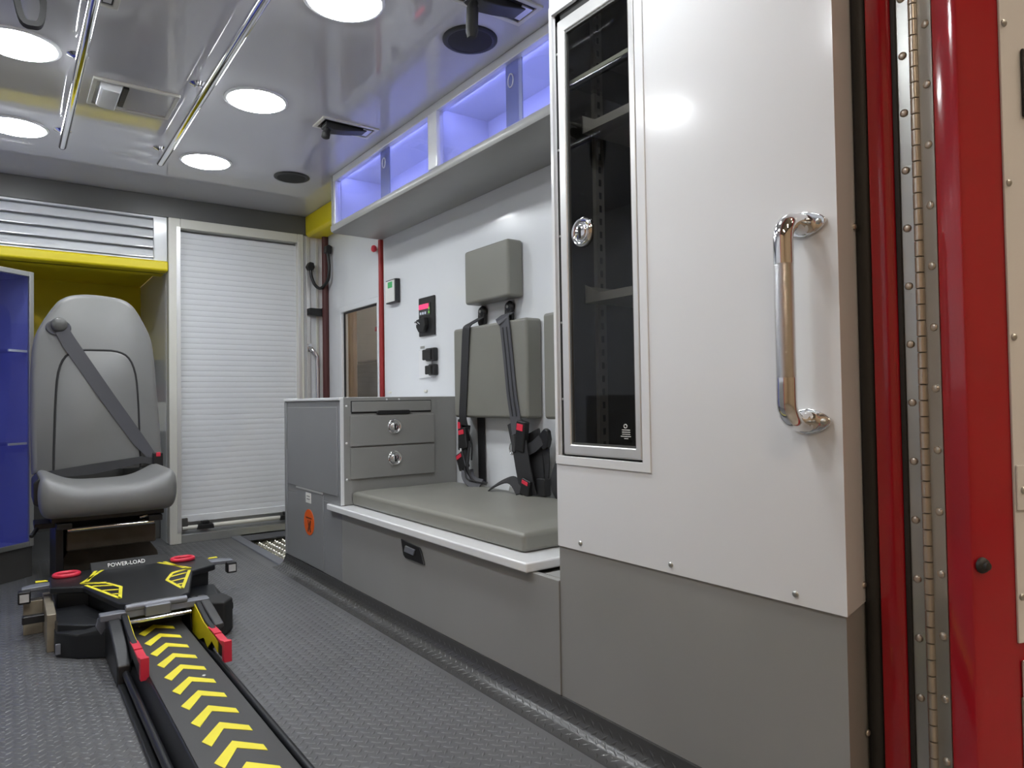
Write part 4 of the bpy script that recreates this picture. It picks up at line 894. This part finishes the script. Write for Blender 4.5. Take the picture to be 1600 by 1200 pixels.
# side pods
for s in (-1, 1):
    P_ = lambda a: CX + s*a
    t = MB()
    a = [(P_(0.250), 2.50), (P_(0.255), 2.74), (P_(0.160), 2.70), (P_(0.085), 2.42), (P_(0.100), 2.375), (P_(0.200), 2.44)]
    b = [(P_(0.225), 2.56), (P_(0.250), 2.74), (P_(0.160), 2.70), (P_(0.085), 2.42), (P_(0.100), 2.385), (P_(0.175), 2.45)]
    zl, zh = F, 0.128; n6 = len(a)
    t.add([(x, y, zl) for x, y in a]+[(x, y, 0.10) for x, y in a]+[(x, y, 0.128 if i > 1 and i < 5 else 0.118) for i, (x, y) in enumerate(b)],
          [tuple(range(n6)), tuple(2*n6+i for i in range(n6))]+[(r_*n6+i, r_*n6+(i+1) % n6, (r_+1)*n6+(i+1) % n6, (r_+1)*n6+i) for r_ in range(2) for i in range(n6)])
    obj('side_pod', t, 'blackcot' if s < 0 else 'blackcot', cf, bevel=0.005)
    # red release handle on the deck wing
    hr = [(P_(0.200 if s < 0 else 0.172)+0.036*math.copysign(abs(math.cos(2*math.pi*k/24))**0.7, math.cos(2*math.pi*k/24)), 2.880+0.030*math.sin(2*math.pi*k/24), 0.196) for k in range(24)]
    t = MB(); t.ring(hr, 0.0075, 8); obj('release_handle', t, 'redplastic', cf, smooth=60)
    # steel arm bracket out to the side
    t = MB(); t.prism([(P_(0.245), 2.845), (P_(0.300), 2.845), (P_(0.330), 2.815), (P_(0.330), 2.785), (P_(0.245), 2.80)], 'z', 0.172, 0.186); ar = obj('side_arm', t, 'cotsteel', cf, bevel=0.003)
    t = MB(); t.box(min(P_(0.305), P_(0.340)), max(P_(0.305), P_(0.340)), 2.765, 2.800, 0.140, 0.180); obj('arm_stop', t, 'black', ar, bevel=0.004)
    t = MB(); t.box(min(P_(0.310), P_(0.335)), max(P_(0.310), P_(0.335)), 2.762, 2.765, 0.147, 0.172); obj('arm_pad', t, 'alu', ar)
    t = MB(); t.prism([(P_(0.255), 2.850), (P_(0.290), 2.850), (P_(0.290), 2.872), (P_(0.262), 2.866)], 'z', 0.187, 0.189); obj('yellow_patch', t, 'chevron', ar)
    # yellow outlined wedge print on the deck: open arrow and hatched wedge
    def strip(pts, w_=0.010, closed=False):
        t = MB(); q = [Vector((P_(a_), b_, 0.1905)) for a_, b_ in pts]
        if closed: q.append(q[0])
        t.ribbon(q, (0, 0, 0) if False else [(-(q[min(i+1, len(q)-1)]-q[max(i-1, 0)]).y, (q[min(i+1, len(q)-1)]-q[max(i-1, 0)]).x, 0) for i in range(len(q))], w_, 0.0006); return t
    wm = MB()
    for pts in (((0.080, 2.92), (0.168, 2.725)), ((0.110, 2.90), (0.150, 2.74)), ((0.168, 2.725), (0.098, 2.675)), ((0.098, 2.675), (0.068, 2.590)), ((0.068, 2.590), (0.088, 2.440)), ((0.088, 2.440), (0.158, 2.690)), ((0.085, 2.630), (0.142, 2.660)), ((0.078, 2.560), (0.125, 2.580)), ((0.080, 2.500), (0.108, 2.510)), ((0.168, 2.725), (0.10, 2.69))):
        r_ = strip(pts); wm.add(r_.v, r_.f)
    obj('wedge_print', wm, 'chevron', dk)
    # fork arm beside the track with red tip
    g0 = 0.080 if s < 0 else 0.106
    t = MB(); t.prism([(2.40, 0.05), (2.42, 0.165), (2.36, 0.168), (2.22, 0.140), (2.02, 0.128), (2.00, 0.118), (2.00, 0.090), (2.04, 0.086), (2.12, 0.100), (2.17, 0.066), (2.22, 0.080), (2.30, 0.050)], 'x', *sorted((P_(g0), P_(g0+0.016)))); fk = obj('fork_arm', t, 'blackcot', cf, bevel=0.003)
    t = MB(); t.prism([(2.37, 0.06), (2.38, 0.155), (2.35, 0.160), (2.22, 0.133), (2.05, 0.122), (2.05, 0.092), (2.12, 0.105), (2.17, 0.072), (2.22, 0.088), (2.30, 0.06)], 'x', *sorted((P_(g0-0.0024), P_(g0-0.0002)))); obj('yellow_liner', t, 'yellow', fk)
    t = MB(); t.prism([(2.165, 0.1345), (2.085, 0.1365), (2.085, 0.1312), (2.165, 0.1328)], 'x', *sorted((P_(g0-0.003), P_(g0+0.017))))
    t.prism([(2.08, 0.1345), (2.02, 0.134), (1.985, 0.142), (1.975, 0.142), (1.975, 0.086), (1.998, 0.086), (1.998, 0.124), (2.08, 0.1295)], 'x', *sorted((P_(g0-0.003), P_(g0+0.017)))); obj('red_tip', t, 'redplastic', fk, bevel=0.002)
    if s > 0:
        t = MB(); t.prism([(P_(0.155), 2.40), (P_(0.200), 2.37), (P_(0.238), 2.42), (P_(0.225), 2.50), (P_(0.165), 2.49)], 'z', F+0.002, 0.142); obj('shoulder_block', t, 'blackmatte', cf, bevel=0.008)
        t = MB(); t.box(P_(0.245), P_(0.275), 2.56, 2.60, 0.06, 0.085); obj('side_stub', t, 'blackmatte', cf, bevel=0.004)
    else:
        t = MB(); t.prism([(P_(0.118), 2.415), (P_(0.180), 2.445), (P_(0.246), 2.510), (P_(0.252), 2.60), (P_(0.165), 2.55)], 'z', F+0.002, 0.126); obj('shoulder_block', t, 'blackcot', cf, bevel=0.006)
    if s < 0:
        t = MB(); t.prism([(2.40, F), (2.40, 0.160), (2.32, 0.152), (2.20, 0.120), (2.13, 0.085), (2.12, F)], 'x', P_(0.132), P_(0.097)); obj('arm_body', t, 'blackcot', cf, bevel=0.006)
    else:
        t = MB(); t.prism([(2.40, 0.08), (2.41, 0.168), (2.34, 0.166), (2.20, 0.142), (2.17, 0.136), (2.17, 0.120), (2.30, 0.10)], 'x', P_(0.1225), P_(0.150)); obj('arm_body', t, 'cotgrey', cf, bevel=0.005)
    t = MB(); t.prism([(P_(0.090), 0.150), (P_(0.150), 0.150), (P_(0.156), 0.125), (P_(0.142), 0.100), (P_(0.138), 0.075), (P_(0.120), 0.060), (P_(0.098), 0.052)], 'y', 2.402, 2.412); obj('grey_web', t, 'cotsteel', cf, bevel=0.002)
# hinge bar, latch block, letters
t = MB(); t.box(CX-0.150, CX+0.150, 2.345, 2.385, 0.150, 0.170); t.tube([(CX-0.085, 2.352, 0.178), (CX+0.085, 2.352, 0.178)], 0.011, 12); obj('hinge_bar', t, 'cotsteel', cf, bevel=0.003)
t = MB(); t.box(CX-0.035, CX+0.035, 2.325, 2.36, 0.150, 0.182); obj('latch_block', t, 'cotsteel', cf, bevel=0.004)
t = MB(); t.tube([(CX-0.09, 2.325, 0.143), (CX+0.09, 2.325, 0.143)], 0.006, 10); obj('cross_rod', t, 'chrome', cf, smooth=60)
t = MB(); t.prism([(2.893, 0.189), (2.925, 0.213), (2.942, 0.213), (2.946, 0.180), (2.893, 0.180)], 'x', CX-0.125, CX+0.125); obj('rear_ridge', t, 'blackmatte', dk, bevel=0.002)
text('lettering', 'POWER-LOAD', 0.026, 'paper', dk, Matrix.Translation((CX-0.012, 2.9085, 0.2015)) @ Matrix.Rotation(R(37), 4, 'X') @ Matrix.Diagonal((0.72, 1, 1, 1)))
t = MB(); t.box(CX-0.27, CX-0.245, 2.56, 2.88, F, 0.145); t.box(CX-0.325, CX-0.27, 2.80, 2.84, F, 0.14); obj('left_steel_plate', t, 'tan', cf, bevel=0.003)
t = MB(); t.box(CX-0.33, CX-0.255, 2.72, 2.75, 0.085, 0.11); obj('left_lug', t, 'black', cf, bevel=0.004)
t = MB(); t.box(CX-0.252, CX-0.216, 2.486, 2.493, 0.04, 0.072); obj('steel_foot', t, 'cotsteel', cf, bevel=0.002)
